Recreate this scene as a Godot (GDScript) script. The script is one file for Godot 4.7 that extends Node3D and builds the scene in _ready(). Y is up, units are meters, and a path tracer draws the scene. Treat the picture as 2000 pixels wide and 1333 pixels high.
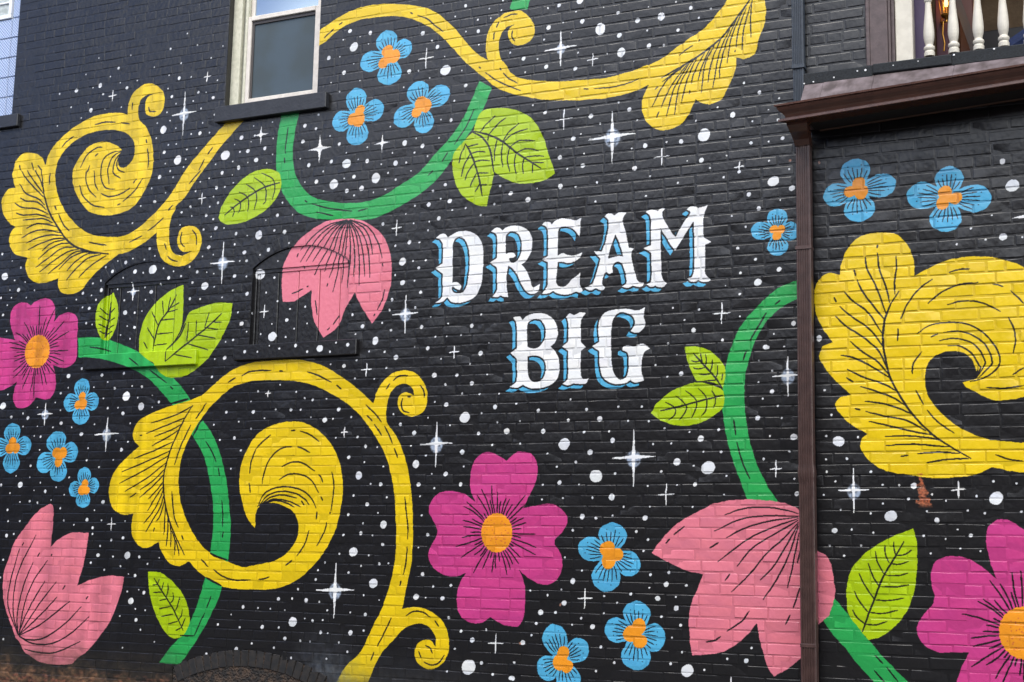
extends Node3D

# ---------------------------------------------------------------- wall layout (metres)
const EYE := Vector3(8.6, 1.6, 8.0993)
const ROT := Vector3(0.153235, 0.431605, 0.018287)
const FOV := 28.18
const SC := 340.0            # mural pixels per metre of wall
const TW := 1649             # mural sheet width in pixels
const TH := 2048
const TY1 := 6.243           # wall height of the sheet's top row
const TX := [-0.45, 4.17]    # left edges of the two sheets
const SPLIT := 4.285
const X0 := -1.4
const X1 := 9.7
const YTOP := 6.9

var sheets: Array[Image] = []
var mats := {}
var rng := RandomNumberGenerator.new()
var fine := FastNoiseLite.new()
var broad := FastNoiseLite.new()
var names := {}
var paint_sheet := -1        # while 0 or 1, new faces carry the mural of that sheet
var paint_dx := 0.0
var paint_dy := 0.0

func sheet_uv(x: float, y: float, s: int) -> Vector2:
	return Vector2((x - float(TX[s])) * SC / TW, (TY1 - y) * SC / TH)

# ---------------------------------------------------------------- scene helpers
func numbered(n: String) -> String:
	if not names.has(n):
		names[n] = 0
		return n
	names[n] += 1
	return "%s_%03d" % [n, names[n]]

func thing(n: String, label: String, category: String, at := Vector3.ZERO, group := "") -> Node3D:
	var o := Node3D.new()
	o.name = numbered(n)
	o.position = at
	add_child(o, true)
	tag(o, label, category, group)
	return o

func tag(o: Node, label: String, category: String, group := "") -> void:
	o.set_meta("label", label)
	o.set_meta("category", category)
	if group != "":
		o.set_meta("group", group)

func put(n: String, mesh: Mesh, mat: Material, parent: Node, at := Vector3.ZERO) -> MeshInstance3D:
	var o := MeshInstance3D.new()
	o.name = n
	o.mesh = mesh
	if mat != null:
		o.material_override = mat
	o.position = at
	o.cast_shadow = GeometryInstance3D.SHADOW_CASTING_SETTING_ON
	parent.add_child(o, true)
	return o

func begin() -> SurfaceTool:
	var st := SurfaceTool.new()
	st.begin(Mesh.PRIMITIVE_TRIANGLES)
	return st

func tri(st: SurfaceTool, a: Vector3, b: Vector3, c: Vector3, out: Vector3) -> void:
	var n := (b - a).cross(c - a)
	if n.length_squared() < 1e-16:
		return
	n = n.normalized()
	var v := [a, c, b]
	if n.dot(out) < 0:
		n = -n
		v = [a, b, c]
	for i in 3:
		st.set_normal(n)
		if paint_sheet >= 0:
			st.set_uv(sheet_uv(v[i].x + paint_dx, v[i].y + paint_dy, paint_sheet))
			st.set_uv2(Vector2(v[i].x * 0.45, v[i].y * 1.3))
			st.set_color(Color.WHITE)
		else:
			st.set_uv(Vector2(v[i].x + v[i].z * 0.7, v[i].y + v[i].z * 0.3))
		st.add_vertex(v[i])

func quad(st: SurfaceTool, a: Vector3, b: Vector3, c: Vector3, d: Vector3, out: Vector3) -> void:
	tri(st, a, b, c, out)
	tri(st, a, c, d, out)

# a box with chamfered edges
func box(st: SurfaceTool, lo: Vector3, hi: Vector3, bev := 0.003, turn := Transform3D()) -> void:
	var mid := (lo + hi) * 0.5
	var half := (hi - lo) * 0.5
	bev = minf(bev, minf(half.x, minf(half.y, half.z)) * 0.8)
	var corner := func(s: Vector3, axis: int) -> Vector3:
		var p := half - Vector3.ONE * bev
		p[axis] = half[axis]
		return turn * (mid + Vector3(p.x * s.x, p.y * s.y, p.z * s.z))
	for a in 3:
		var u := (a + 1) % 3
		var w := (a + 2) % 3
		for s in [-1.0, 1.0]:
			var q := []
			for k in [[-1, -1], [1, -1], [1, 1], [-1, 1]]:
				var sg := Vector3.ONE
				sg[a] = s
				sg[u] = k[0]
				sg[w] = k[1]
				q.append((corner as Callable).call(sg, a))
			var o := Vector3.ZERO
			o[a] = s
			quad(st, q[0], q[1], q[2], q[3], turn.basis * o)
			# the chamfer to the next axis
			for s2 in [-1.0, 1.0]:
				var e := []
				for k in [-1.0, 1.0]:
					var sg := Vector3.ONE
					sg[a] = s
					sg[u] = s2
					sg[w] = k
					e.append([(corner as Callable).call(sg, a), (corner as Callable).call(sg, u)])
				var oo := Vector3.ZERO
				oo[a] = s
				oo[u] = s2
				quad(st, e[0][0], e[1][0], e[1][1], e[0][1], turn.basis * oo)
	for sx in [-1.0, 1.0]:
		for sy in [-1.0, 1.0]:
			for sz in [-1.0, 1.0]:
				var sg := Vector3(sx, sy, sz)
				tri(st, (corner as Callable).call(sg, 0), (corner as Callable).call(sg, 1), (corner as Callable).call(sg, 2), turn.basis * sg)

func box_mesh(lo: Vector3, hi: Vector3, bev := 0.003) -> Mesh:
	var st := begin()
	box(st, lo, hi, bev)
	return st.commit()

# a closed outline (in any two axes) swept between stations; place(u, v, t) gives the point
func sweep(st: SurfaceTool, prof: PackedVector2Array, stations: Array, place: Callable, caps := true, smooth := false) -> void:
	var n := prof.size()
	var area := 0.0
	for i in n:
		area += prof[i].cross(prof[(i + 1) % n])
	var sgn := 1.0 if area > 0 else -1.0
	for k in stations.size() - 1:
		for i in n:
			var p := prof[i]
			var r := prof[(i + 1) % n]
			var a: Vector3 = (place as Callable).call(p.x, p.y, stations[k])
			var b: Vector3 = (place as Callable).call(r.x, r.y, stations[k])
			var c: Vector3 = (place as Callable).call(r.x, r.y, stations[k + 1])
			var d: Vector3 = (place as Callable).call(p.x, p.y, stations[k + 1])
			var o2 := Vector2((r - p).y, -(r - p).x) * sgn
			var m := (p + r) * 0.5
			var out: Vector3 = (place as Callable).call(m.x + o2.x, m.y + o2.y, stations[k]) - (place as Callable).call(m.x, m.y, stations[k])
			quad(st, a, b, c, d, out)
	if caps:
		var ids := Geometry2D.triangulate_polygon(prof)
		for e in [0, stations.size() - 1]:
			var other = stations[1] if e == 0 else stations[e - 1]
			var out2: Vector3 = (place as Callable).call(prof[0].x, prof[0].y, stations[e]) - (place as Callable).call(prof[0].x, prof[0].y, other)
			for i in range(0, ids.size(), 3):
				var pts := []
				for j in 3:
					pts.append((place as Callable).call(prof[ids[i + j]].x, prof[ids[i + j]].y, stations[e]))
				tri(st, pts[0], pts[1], pts[2], out2)

# a turned shape: pairs of radius and height
func lathe(st: SurfaceTool, prof: Array, seg := 20) -> void:
	for i in prof.size() - 1:
		var p0: Vector2 = prof[i]
		var p1: Vector2 = prof[i + 1]
		for k in seg:
			var a0 := TAU * k / seg
			var a1 := TAU * (k + 1) / seg
			var d := Vector2(p1.y - p0.y, p0.x - p1.x)
			var q := []
			for w in [[p0, a0], [p0, a1], [p1, a1], [p1, a0]]:
				q.append(Vector3(w[0].x * cos(w[1]), w[0].y, w[0].x * sin(w[1])))
			var am := (a0 + a1) * 0.5
			quad(st, q[0], q[1], q[2], q[3], Vector3(d.x * cos(am), d.y, d.x * sin(am)))

func tube(st: SurfaceTool, pts: Array, r: float, seg := 8) -> void:
	for i in pts.size() - 1:
		var a: Vector3 = pts[i]
		var b: Vector3 = pts[i + 1]
		var t := (b - a).normalized()
		var u := t.cross(Vector3.UP if absf(t.y) < 0.9 else Vector3.RIGHT).normalized()
		var w := t.cross(u)
		for k in seg:
			var o0 := u * cos(TAU * k / seg) + w * sin(TAU * k / seg)
			var o1 := u * cos(TAU * (k + 1) / seg) + w * sin(TAU * (k + 1) / seg)
			quad(st, a + o0 * r, a + o1 * r, b + o1 * r, b + o0 * r, o0 + o1)

func mat(n: String, c: Color, rough := 0.6, metal := 0.0, spec := 0.5) -> StandardMaterial3D:
	var m := StandardMaterial3D.new()
	m.resource_name = n
	m.albedo_color = c
	m.roughness = rough
	m.metallic = metal
	m.metallic_specular = spec
	return m

func noise_tex(freq: float, lo: Color, hi: Color, sd: int, size := 512, mid := 0.5, oct := 5) -> NoiseTexture2D:
	var f := FastNoiseLite.new()
	f.noise_type = FastNoiseLite.TYPE_SIMPLEX_SMOOTH
	f.seed = sd
	f.frequency = freq
	f.fractal_octaves = oct
	var t := NoiseTexture2D.new()
	t.width = size
	t.height = size
	t.seamless = true
	t.noise = f
	var g := Gradient.new()
	g.set_color(0, lo)
	g.set_color(1, hi)
	g.set_offset(0, mid - 0.24)
	g.set_offset(1, mid + 0.26)
	g.add_point(mid, lo.lerp(hi, 0.55))
	t.color_ramp = g
	return t

# worn paint: a base colour broken up by blotches, with fine relief
func worn(n: String, c: Color, c2: Color, rough: float, scale: float, sd: int, relief := 0.1, metal := 0.0) -> StandardMaterial3D:
	var m := mat(n, Color.WHITE, rough, metal)
	m.albedo_texture = noise_tex(0.012, c2, c, sd)
	m.heightmap_enabled = true
	m.heightmap_texture = noise_tex(0.08, Color.BLACK, Color.WHITE, sd + 7, 256)
	m.heightmap_scale = relief
	m.uv1_triplanar = true
	m.uv1_world_triplanar = true
	m.uv1_scale = Vector3.ONE * scale
	return m

# ---------------------------------------------------------------- paint: shapes on the wall, in wall millimetres
const YEL := Color8(225, 191, 15)
const GRN := Color8(40, 158, 78)
const LIM := Color8(164, 191, 6)
const PNK := Color8(218, 119, 135)
const MAG := Color8(193, 60, 127)
const BLU := Color8(80, 168, 208)
const ORG := Color8(232, 147, 32)
const WHT := Color8(231, 231, 231)
const BLK := Color8(24, 23, 24)
const INK := Color8(22, 19, 21)

func spline(p: Array, closed: bool, steps := 7) -> PackedVector2Array:
	var v: Array[Vector2] = []
	var sharp: Array[bool] = []
	for i in range(0, p.size(), 2):
		var w := Vector2(p[i], p[i + 1])
		if v.size() > 0 and v[v.size() - 1] == w:
			sharp[v.size() - 1] = true
		else:
			v.append(w)
			sharp.append(false)
	var n := v.size()
	var out := PackedVector2Array()
	if n < 3 and not closed:
		for i in n:
			out.append(v[i])
		return out
	for i in (n if closed else n - 1):
		var a := v[i]
		var b := v[(i + 1) % n]
		var before := v[(i - 1 + n) % n] if closed or i > 0 else a
		var after := v[(i + 2) % n] if closed or i + 2 < n else b
		var d := (b - a).length()
		var ta := (b - a) if sharp[i] else (b - before) * d / maxf(1.0, d + (a - before).length())
		var tb := (b - a) if sharp[(i + 1) % n] else (after - a) * d / maxf(1.0, d + (after - b).length())
		for k in steps:
			var t := float(k) / steps
			var t2 := t * t
			var t3 := t2 * t
			out.append(a * (2 * t3 - 3 * t2 + 1) + ta * (t3 - 2 * t2 + t) + b * (3 * t2 - 2 * t3) + tb * (t3 - t2))
	if not closed:
		out.append(v[n - 1])
	return out

# the unsteady hand of a brush
func wobble(p: PackedVector2Array, amount := 2.2) -> PackedVector2Array:
	var q := PackedVector2Array()
	for w in p:
		q.append(w + Vector2(fine.get_noise_2d(w.x * 0.9, w.y * 0.9), fine.get_noise_2d(w.x * 0.9 + 900, w.y * 0.9)) * amount * 2.0)
	return q

func fill(contours: Array, c: Color) -> void:
	for s in 2:
		var im := sheets[s]
		var left: float = TX[s]
		var rows := {}
		var lo := Vector2(1e9, 1e9)
		var hi := Vector2(-1e9, -1e9)
		var conv := []
		for p in contours:
			var q := PackedVector2Array()
			for w in p:
				var e := Vector2((w.x * 0.001 - left) * SC, (TY1 - w.y * 0.001) * SC)
				q.append(e)
				lo = lo.min(e)
				hi = hi.max(e)
			conv.append(q)
		if hi.x < 0 or lo.x > TW or hi.y < 0 or lo.y > TH:
			continue
		for q in conv:
			var n: int = q.size()
			for i in n:
				var a: Vector2 = q[i]
				var b: Vector2 = q[(i + 1) % n]
				if a.y == b.y:
					continue
				if a.y > b.y:
					var t := a
					a = b
					b = t
				var y := maxi(0, ceili(a.y - 0.5))
				var ye := mini(TH - 1, ceili(b.y - 0.5) - 1)
				var k := (b.x - a.x) / (b.y - a.y)
				while y <= ye:
					var x := a.x + (y + 0.5 - a.y) * k
					if rows.has(y):
						rows[y].append(x)
					else:
						rows[y] = [x]
					y += 1
		for y in rows:
			var xs: Array = rows[y]
			xs.sort()
			for i in range(0, xs.size() - 1, 2):
				var xa := maxi(0, roundi(xs[i]))
				var xb := mini(TW, roundi(xs[i + 1]))
				if xb > xa:
					im.fill_rect(Rect2i(xa, y, xb - xa, 1), c)

func shape(c: Color, p: Array) -> void:
	fill([wobble(spline(p, true))], c)

func stroke(path: PackedVector2Array, w: float, c: Color, taper := true) -> void:
	var n := path.size()
	if n < 2:
		return
	var l := PackedVector2Array()
	var r := PackedVector2Array()
	for i in n:
		var t := (path[mini(i + 1, n - 1)] - path[maxi(i - 1, 0)]).normalized()
		var f := float(i) / (n - 1)
		var h := w * 0.5 * (minf(1.0, 0.55 + 2.4 * minf(f, 1.0 - f)) if taper else 1.0)
		h *= 1.0 + 0.25 * fine.get_noise_2d(path[i].x * 1.3, path[i].y * 1.3)
		var nn := Vector2(-t.y, t.x) * h
		l.append(path[i] + nn)
		r.append(path[i] - nn)
	r.reverse()
	l.append_array(r)
	fill([l], c)

func dense(p: PackedVector2Array) -> PackedVector2Array:
	if p.size() > 2:
		return p
	var q := PackedVector2Array()
	for i in 6:
		q.append(p[0].lerp(p[1], i / 5.0))
	return q

func ink(w: float, p: Array) -> void:
	stroke(wobble(dense(spline(p, false, 6)), 1.2), w * 1.22, INK)

func disc(x: float, y: float, r: float, c: Color) -> void:
	var p := PackedVector2Array()
	var n := 10 if r < 14 else 18
	var turn := fine.get_noise_2d(x, y) * 3.0
	for i in n:
		var a := TAU * i / n
		var k := 0.95 + 0.07 * sin(a * 2.0 + turn) + 0.10 * fine.get_noise_2d(x + 40.0 * cos(a), y + 40.0 * sin(a))
		p.append(Vector2(x + r * k * cos(a), y + r * k * sin(a)))
	fill([p], c)

func dots(p: Array) -> void:
	for i in range(0, p.size(), 3):
		var g := 0.5 + 0.5 * fine.get_noise_2d(p[i] * 0.7, p[i + 1] * 0.7)
		disc(p[i], p[i + 1], p[i + 2], Color8(208, 211, 216).lerp(WHT, g))

func flower(cx: float, cy: float, petals: Array, hearts: Array) -> void:
	var c := Vector2(cx, cy)
	for i in range(0, petals.size(), 3):
		var tip := Vector2(petals[i], petals[i + 1])
		var w: float = petals[i + 2] * 0.5
		var ax := (tip - c).normalized()
		var sd := Vector2(-ax.y, ax.x)
		var l := (tip - c).length()
		var pts := []
		for k in [[0.0, 0.25], [0.3, 0.72], [0.62, 1.0], [0.86, 0.78], [1.0, 0.22], [1.0, -0.22], [0.86, -0.78], [0.62, -1.0], [0.3, -0.72], [0.0, -0.25]]:
			var v: Vector2 = c + ax * l * k[0] + sd * w * k[1]
			pts.append(v.x)
			pts.append(v.y)
		shape(BLU, pts)
	for i in range(0, petals.size(), 3):
		var tip := Vector2(petals[i], petals[i + 1])
		var w: float = petals[i + 2] * 0.5
		var ax := (tip - c).normalized()
		var sd := Vector2(-ax.y, ax.x)
		var l := (tip - c).length()
		for k in 6:
			var u := (k - 2.5) / 2.5
			var reach := 0.78 - 0.2 * absf(u) + 0.1 * fine.get_noise_2d(tip.x * 3 + k * 90, tip.y)
			var a := c + ax * l * 0.26 + sd * w * 0.36 * u
			var b := c + ax * l * (0.26 + (reach - 0.26) * 0.5) + sd * w * 0.6 * u
			var e := c + ax * l * reach + sd * w * 0.78 * u
			ink(5.2, [a.x, a.y, b.x, b.y, e.x, e.y])
			if k == 1 or k == 4:
				var z := c + ax * l * (reach + 0.09) + sd * w * 0.74 * u
				disc(z.x, z.y, 3.6, INK)
	var mid := Vector2.ZERO
	for i in range(0, hearts.size(), 3):
		disc(hearts[i], hearts[i + 1], hearts[i + 2] * 1.28, ORG)
		mid += Vector2(hearts[i], hearts[i + 1]) * 3.0 / hearts.size()
	disc(mid.x, mid.y, float(hearts[2]) * 0.9, ORG)

func big_heart(cx: float, cy: float, rx: float, ry: float, near: float, far: float) -> void:
	var n := 44
	for k in n:
		var a := TAU * (k + 0.3 * fine.get_noise_2d(k * 77.0, cx)) / n
		var d := Vector2(cos(a), sin(a))
		var s := Vector2(d.x * rx, d.y * ry)
		var reach := lerpf(near, far, clampf(0.5 + 0.9 * fine.get_noise_2d(k * 50.0, cy), 0.0, 1.0)) * (0.45 if k % 3 == 1 else 0.9)
		var bend := Vector2(-d.y, d.x) * reach * 0.1 * (1.0 if k % 2 == 0 else -1.0) * fine.get_noise_2d(k * 31.0, 5.0)
		var e := s + d * reach
		var m := s + d * reach * 0.5 + bend
		ink(rx * 0.028 + 4.2, [cx + s.x * 0.95, cy + s.y * 0.95, cx + m.x, cy + m.y, cx + e.x, cy + e.y])
	var p := PackedVector2Array()
	for k in 96:
		var a := TAU * k / 96.0
		var q := 1.0 + 0.045 * absf(sin(a * 11.0))
		p.append(Vector2(cx + rx * q * cos(a), cy + ry * q * sin(a)))
	fill([p], ORG)
	for k in 34:
		var a := rng.randf() * TAU
		var q := sqrt(rng.randf()) * 0.85
		disc(cx + rx * q * cos(a), cy + ry * q * sin(a), 4.0, Color8(196, 96, 60))

func bright_star(x: float, y: float, hw: float, hh: float, glow: float) -> void:
	if glow > 0:
		dab(x, y - hh * 0.05, glow, glow * 1.15)
	var w := maxf(4.5, minf(hw, hh) * (0.125 if glow == 0 else 0.085))
	var p := [x, y + hh * 0.92, x, y + hh * 0.92, x + w, y + w * 1.1, x + w, y + w * 1.1, x + hw, y + hw * 0.02, x + hw, y + hw * 0.02, x + w, y - w, x + w, y - w, x, y - hh, x, y - hh, x - w, y - w, x - w, y - w, x - hw, y - hw * 0.06, x - hw, y - hw * 0.06, x - w, y + w, x - w, y + w]
	fill([wobble(spline(p, true), 1.5)], WHT)
	if glow == 0:
		disc(x, y, w * 2.1, WHT)
	else:
		stroke(wobble(dense(PackedVector2Array([Vector2(x + 1, y + hh * 0.9), Vector2(x, y - hh * 0.95)]))), 10.5, WHT)
		stroke(wobble(dense(PackedVector2Array([Vector2(x - hw * 0.95, y - 3), Vector2(x + hw * 0.95, y + 2)]))), 9.5, WHT)

func cross_star(x: float, y: float, hw: float, hh: float) -> void:
	stroke(wobble(dense(PackedVector2Array([Vector2(x + 2, y + hh), Vector2(x - 2, y - hh)])), 2.0), 9.0, WHT)
	stroke(wobble(dense(PackedVector2Array([Vector2(x - hw, y - 2), Vector2(x + hw, y + 3)])), 2.0), 8.0, WHT)

# sponged pale paint round a star
func dab(x: float, y: float, rx: float, ry: float) -> void:
	for s in 2:
		var cx := (x * 0.001 - float(TX[s])) * SC
		var cy := (TY1 - y * 0.001) * SC
		var ax := rx * 0.001 * SC
		var ay := ry * 0.001 * SC
		if cx < ax or cx > TW - ax or cy < ay or cy > TH - ay:
			continue
		for j in range(int(cy - ay), int(cy + ay)):
			for i in range(int(cx - ax), int(cx + ax)):
				var d := Vector2((i - cx) / ax, (j - cy) / ay).length()
				var wx := i / SC + float(TX[s])
				var wy := TY1 - j / SC
				var k := clampf((0.97 - d) * 5.0, 0.0, 1.0) * clampf(0.86 + 0.8 * fine.get_noise_2d(wx * 1500.0, wy * 1500.0) + 0.25 * broad.get_noise_2d(wx * 2600.0, wy * 2600.0), 0.0, 0.95)
				if k > 0.0:
					sheets[s].set_pixel(i, j, sheets[s].get_pixel(i, j).lerp(Color8(162, 175, 194), k))

func letter(contours: Array) -> void:
	var out := []
	var low := []
	for c in contours:
		var p := wobble(spline(c, true), 1.0)
		out.append(p)
		var q := PackedVector2Array()
		for w in p:
			q.append(w + Vector2(-31.0, -29.0))
		low.append(q)
	fill(low, BLU)
	for p in out:
		var ring: PackedVector2Array = p.duplicate()
		ring.append(p[0])
		for i in ring.size() - 1:
			stroke(PackedVector2Array([ring[i], ring[i + 1]]), 22.0, BLK, false)
			disc(ring[i].x, ring[i].y, 11.0, BLK)
	fill(out, WHT)

# dirt, dust and bare brick in the paint near the ground, each with its own ragged edge
func stain(x0: float, x1: float, y0: float, y1: float, c: Color, c2: Color, how: Callable) -> void:
	for s in 2:
		var a := maxi(0, int((x0 - float(TX[s])) * SC))
		var b := mini(TW - 1, int((x1 - float(TX[s])) * SC))
		var ja := maxi(0, int((TY1 - y1) * SC))
		var jb := mini(TH - 1, int((TY1 - y0) * SC))
		for j in range(ja, jb + 1):
			for i in range(a, b + 1):
				var wx := i / SC + float(TX[s])
				var wy := TY1 - j / SC
				var k: float = (how as Callable).call(wx, wy)
				if k > 0.004:
					var n := 0.5 + 0.7 * fine.get_noise_2d(wx * 900.0, wy * 1500.0)
					sheets[s].set_pixel(i, j, sheets[s].get_pixel(i, j).lerp(c.lerp(c2, clampf(n, 0.0, 1.0)), clampf(k, 0.0, 1.0)))

# ---------------------------------------------------------------- the mural
func paint_starfield() -> void:
	bright_star(2048, 4891, 123, 191, 51)
	bright_star(3299, 4473, 105, 116, 0)
	bright_star(3823, 4455, 65, 76, 0)
	bright_star(2775, 4636, 69, 77, 0)
	bright_star(5192, 4969, 122, 136, 37)
	bright_star(5568, 4307, 170, 192, 64)
	bright_star(2485, 3685, 114, 176, 53)
	bright_star(1658, 3517, 62, 75, 28)
	bright_star(4053, 3208, 106, 148, 48)
	bright_star(8109, 3547, 92, 112, 0)
	bright_star(863, 2592, 81, 96, 40)
	bright_star(1488, 2424, 124, 146, 50)
	bright_star(4322, 2305, 129, 164, 55)
	bright_star(5726, 2197, 149, 193, 54)
	bright_star(6709, 2679, 101, 133, 48)
	bright_star(7089, 1989, 96, 142, 45)
	bright_star(3568, 1315, 159, 202, 56)
	cross_star(1330, 5123, 42, 48)
	cross_star(2251, 5159, 34, 41)
	cross_star(4159, 5040, 62, 76)
	cross_star(5425, 4855, 41, 45)
	cross_star(5222, 4466, 63, 73)
	cross_star(5909, 4132, 56, 58)
	cross_star(6419, 4011, 31, 35)
	cross_star(2263, 4194, 36, 45)
	cross_star(3962, 3823, 43, 57)
	cross_star(2878, 3290, 39, 49)
	cross_star(6302, 3083, 59, 69)
	cross_star(3758, 2829, 43, 47)
	cross_star(4440, 2922, 37, 44)
	cross_star(2944, 2687, 24, 26)
	cross_star(3598, 2395, 29, 38)
	cross_star(5941, 1964, 54, 69)
	cross_star(6631, 2116, 37, 50)
	cross_star(7676, 1988, 42, 49)
	cross_star(1589, 1744, 43, 49)
	cross_star(4793, 1009, 56, 63)
	cross_star(5406, 1313, 50, 63)
	cross_star(6344, 838, 31, 45)
	dots([2038,5537,7,2140,5429,7,1881,5434,10,2384,5385,6,1490,5436,7,1166,5458,6,2280,5304,7,1993,5302,8,1373,5346,13,1733,5305,6,1042,5338,7,1295,5287,7,1881,5219,7,1983,5181,15,2098,5177,7,2350,5117,7,1570,5217,7,1400,5222,6,1196,5225,20,1123,5216,7,1472,5169,14,953,5212,18,778,5207,9,1231,5149,11,1880,5111,7,2174,5043,12,2248,5033,6,1921,5041,13,2318,4982,14,1082,5094,7,907,5080,8,1118,5029,19,1261,5021,6,1426,5017,7,1968,4977,7,2132,4978,7,2209,4909,8,1883,4918,7,2338,4844,8,1022,4976,8])
	dots([778,4936,7,1917,4847,7,1794,4842,8,2232,4791,7,1858,4781,32,1979,4778,7,2211,4712,16,2129,4715,7,2301,4707,8,1794,4720,7,1915,4653,8,1991,4651,7,2096,4596,8,2185,4598,7,1878,4598,15,2458,4510,41,2015,4520,37,2091,4519,7,1897,4505,7,2600,4633,18,2539,4586,5,2689,4592,6,2592,4524,9,2664,4523,17,2721,4635,9,2705,4712,6,2531,4455,7,2374,4449,7,2587,4402,17,2669,4433,6,2073,4460,7])
	dots([3519,5337,16,3692,5298,16,4126,5231,17,3606,5281,5,3465,5278,6,3680,5216,6,3559,5210,36,4203,5164,8,4248,5112,16,3345,5156,17,3439,5153,7,3561,5083,5,4306,5032,5,3482,5025,17,4025,4960,17,4100,4956,7,4317,4931,41,4446,4911,6,4191,4890,6,3375,4962,6,3618,4947,6,3983,4849,7,3449,4885,7,4479,4797,15,4393,4697,8,4371,4560,14,4292,4573,7,3276,4731,11,2873,4722,6,3162,4661,16,3260,4626,12,3885,4569,7,3383,4558,7,2887,4595,6,3151,4541,16,3465,4487,14,4006,4435,21,4150,4398,17,4098,4458,6,4280,4442,6])
	dots([3702,4436,7,2817,4526,15,2887,4473,7,3530,4414,7,3910,4373,7,4087,4357,8,2743,4445,19,3134,4412,7,4194,4318,7,3402,4363,15,3532,4334,37,3703,4336,17,3938,4295,20,3821,4300,7,4024,4290,8,2839,4411,6,3210,4356,16,3629,4356,5,4283,5431,6,4463,5384,13,4383,5316,7,4562,5264,8,4567,5181,14,4469,5192,7,4649,5333,6,4662,5261,6,4573,5082,6,4815,4989,9,4754,5378,8,4743,5307,6])
	dots([5329,5289,28,5093,5269,7,5176,5274,14,5501,5210,5,5301,5210,7,5602,5156,13,6005,5169,7,5816,5165,5,6106,5112,13,6240,5087,8,5348,5134,17,5208,5148,6,5102,5126,17,5740,5081,18,5905,5084,28,6160,5035,8,5478,5060,40,5614,4997,18,5809,5001,7,6020,4972,12,5268,5068,6,5068,5046,8,5820,4894,17,5923,4884,9,5318,4918,8,5627,4877,32,5527,4881,5,4918,4932,16,5023,4914,7,5088,4850,16,5299,4808,16,5714,4804,5,4932,4832,7,5514,4758,7,4994,4590,7,5610,4534,8,5686,4477,15,5084,4528,14,5179,4537,5,5326,4520,7])
	dots([5416,4463,17,5482,4403,8,5740,4398,6,6283,4417,7,6380,4356,19,6138,4345,8,6454,4557,9,6553,4482,13,6506,4299,7,5150,4379,6,5291,4323,17,5346,4348,6,6193,4244,44,6361,4211,7,6040,4219,16,5796,4218,17,5942,4226,7,5704,4209,7,5168,4274,6,5196,4203,16,5371,4211,7,6174,4081,17,6081,4085,5,6339,4094,6,6496,4159,12,5362,4129,17,5724,4074,17,5251,4118,7,6230,4024,7])
	dots([6678,4427,7,6670,4289,11,6609,4361,5,6697,4166,13,6609,4155,7,6610,4030,7,6734,3965,7,6636,3897,36,6751,3842,20,6678,3773,6,7978,3882,18,8028,3733,39,7909,3568,6,7792,3500,7,7966,3435,23,7871,3427,7,7710,3412,7,8070,3425,6])
	dots([2440,4376,15,1948,4441,9,1848,4403,17,1979,4387,7,2533,4351,5,1777,4320,8,2320,4346,7,2242,4326,7,2394,4264,14,2470,4265,9,2201,4256,8,1914,4272,6,2547,4288,6,1815,4210,14,2370,4199,8,2414,4147,12,1682,4189,7,2161,4138,11,2340,4124,8,2081,4102,10,2177,4065,7,2312,4058,13,2379,4023,10,1467,4070,9,1610,4059,9,2071,4005,7,2407,3953,16,2294,3951,10,2482,3947,6,2368,3889,6,2594,3895,14,2696,3871,6,2351,3810,16,2587,3814,9,1793,3842,13,1847,3781,7,2677,3746,17,2298,3743,6,1748,3760,8,1637,3775,7])
	dots([1569,3750,15,1490,3766,7,2398,3749,6,2640,3683,7,2700,3681,12,2184,3672,10,1445,3688,15,1680,3668,18,1850,3673,38,1760,3653,8,1952,3674,7,2050,3645,7,2256,3628,13,2345,3619,6,2410,3604,6,1376,3726,9,1334,3623,9,1568,3627,8,2123,3602,9,2007,3596,15,2600,3573,16,2708,3561,8,1256,3606,9,1926,3555,9,2218,3548,11,2333,3514,32,2422,3503,7,1506,3544,8,1773,3541,8,1835,3502,17,1346,3546,16,1162,3533,13,1250,3511,7,661,3588,8,492,3602,18,400,3608,6,424,3543,7,579,3534,7,310,3548,11,334,3723,34])
	dots([443,3684,8,498,3785,10,555,3663,7,287,3914,13,401,3847,5,1102,3486,8,1299,3473,9,1577,3452,9,1784,3443,7,2203,3425,12,2298,3418,9,2591,3465,8,2720,3431,15,2496,3418,7,1006,3424,7,1169,3420,8,1238,3409,14,384,3483,7,347,3406,12,1592,3355,20,1686,3349,10,1757,3358,7,2648,3297,9,1218,3292,10,1279,3279,7,1693,3234,13,1621,3248,7,2684,3211,18,2773,3285,9,399,3271,8,1562,3182,7,2732,3148,7,2616,3093,10,1656,3147,7])
	dots([3338,4296,8,3879,4230,8,4063,4227,6,3599,4230,15,3519,4226,7,3780,4202,38,3281,4225,17,3182,4231,6,3432,4191,38,3666,4138,20,3543,4131,17,3347,4148,6,3766,4098,7,3863,4110,7,3605,4092,9,3942,4175,9,2996,4093,8,4339,4099,13,4377,3979,18,4760,4049,10,4840,3989,16,4244,4063,10,4307,4001,8,4214,3968,17,4103,3970,8,4398,3913,8,4500,3919,8,4717,3926,9,4617,3859,8,2955,4003,14,3087,3995,6,2857,3974,6,3131,3930,7,3851,3861,13,4294,3864,16,4032,3918,6,4221,3847,7,4097,3845,7,2936,3890,10,3025,3872,17])
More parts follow.
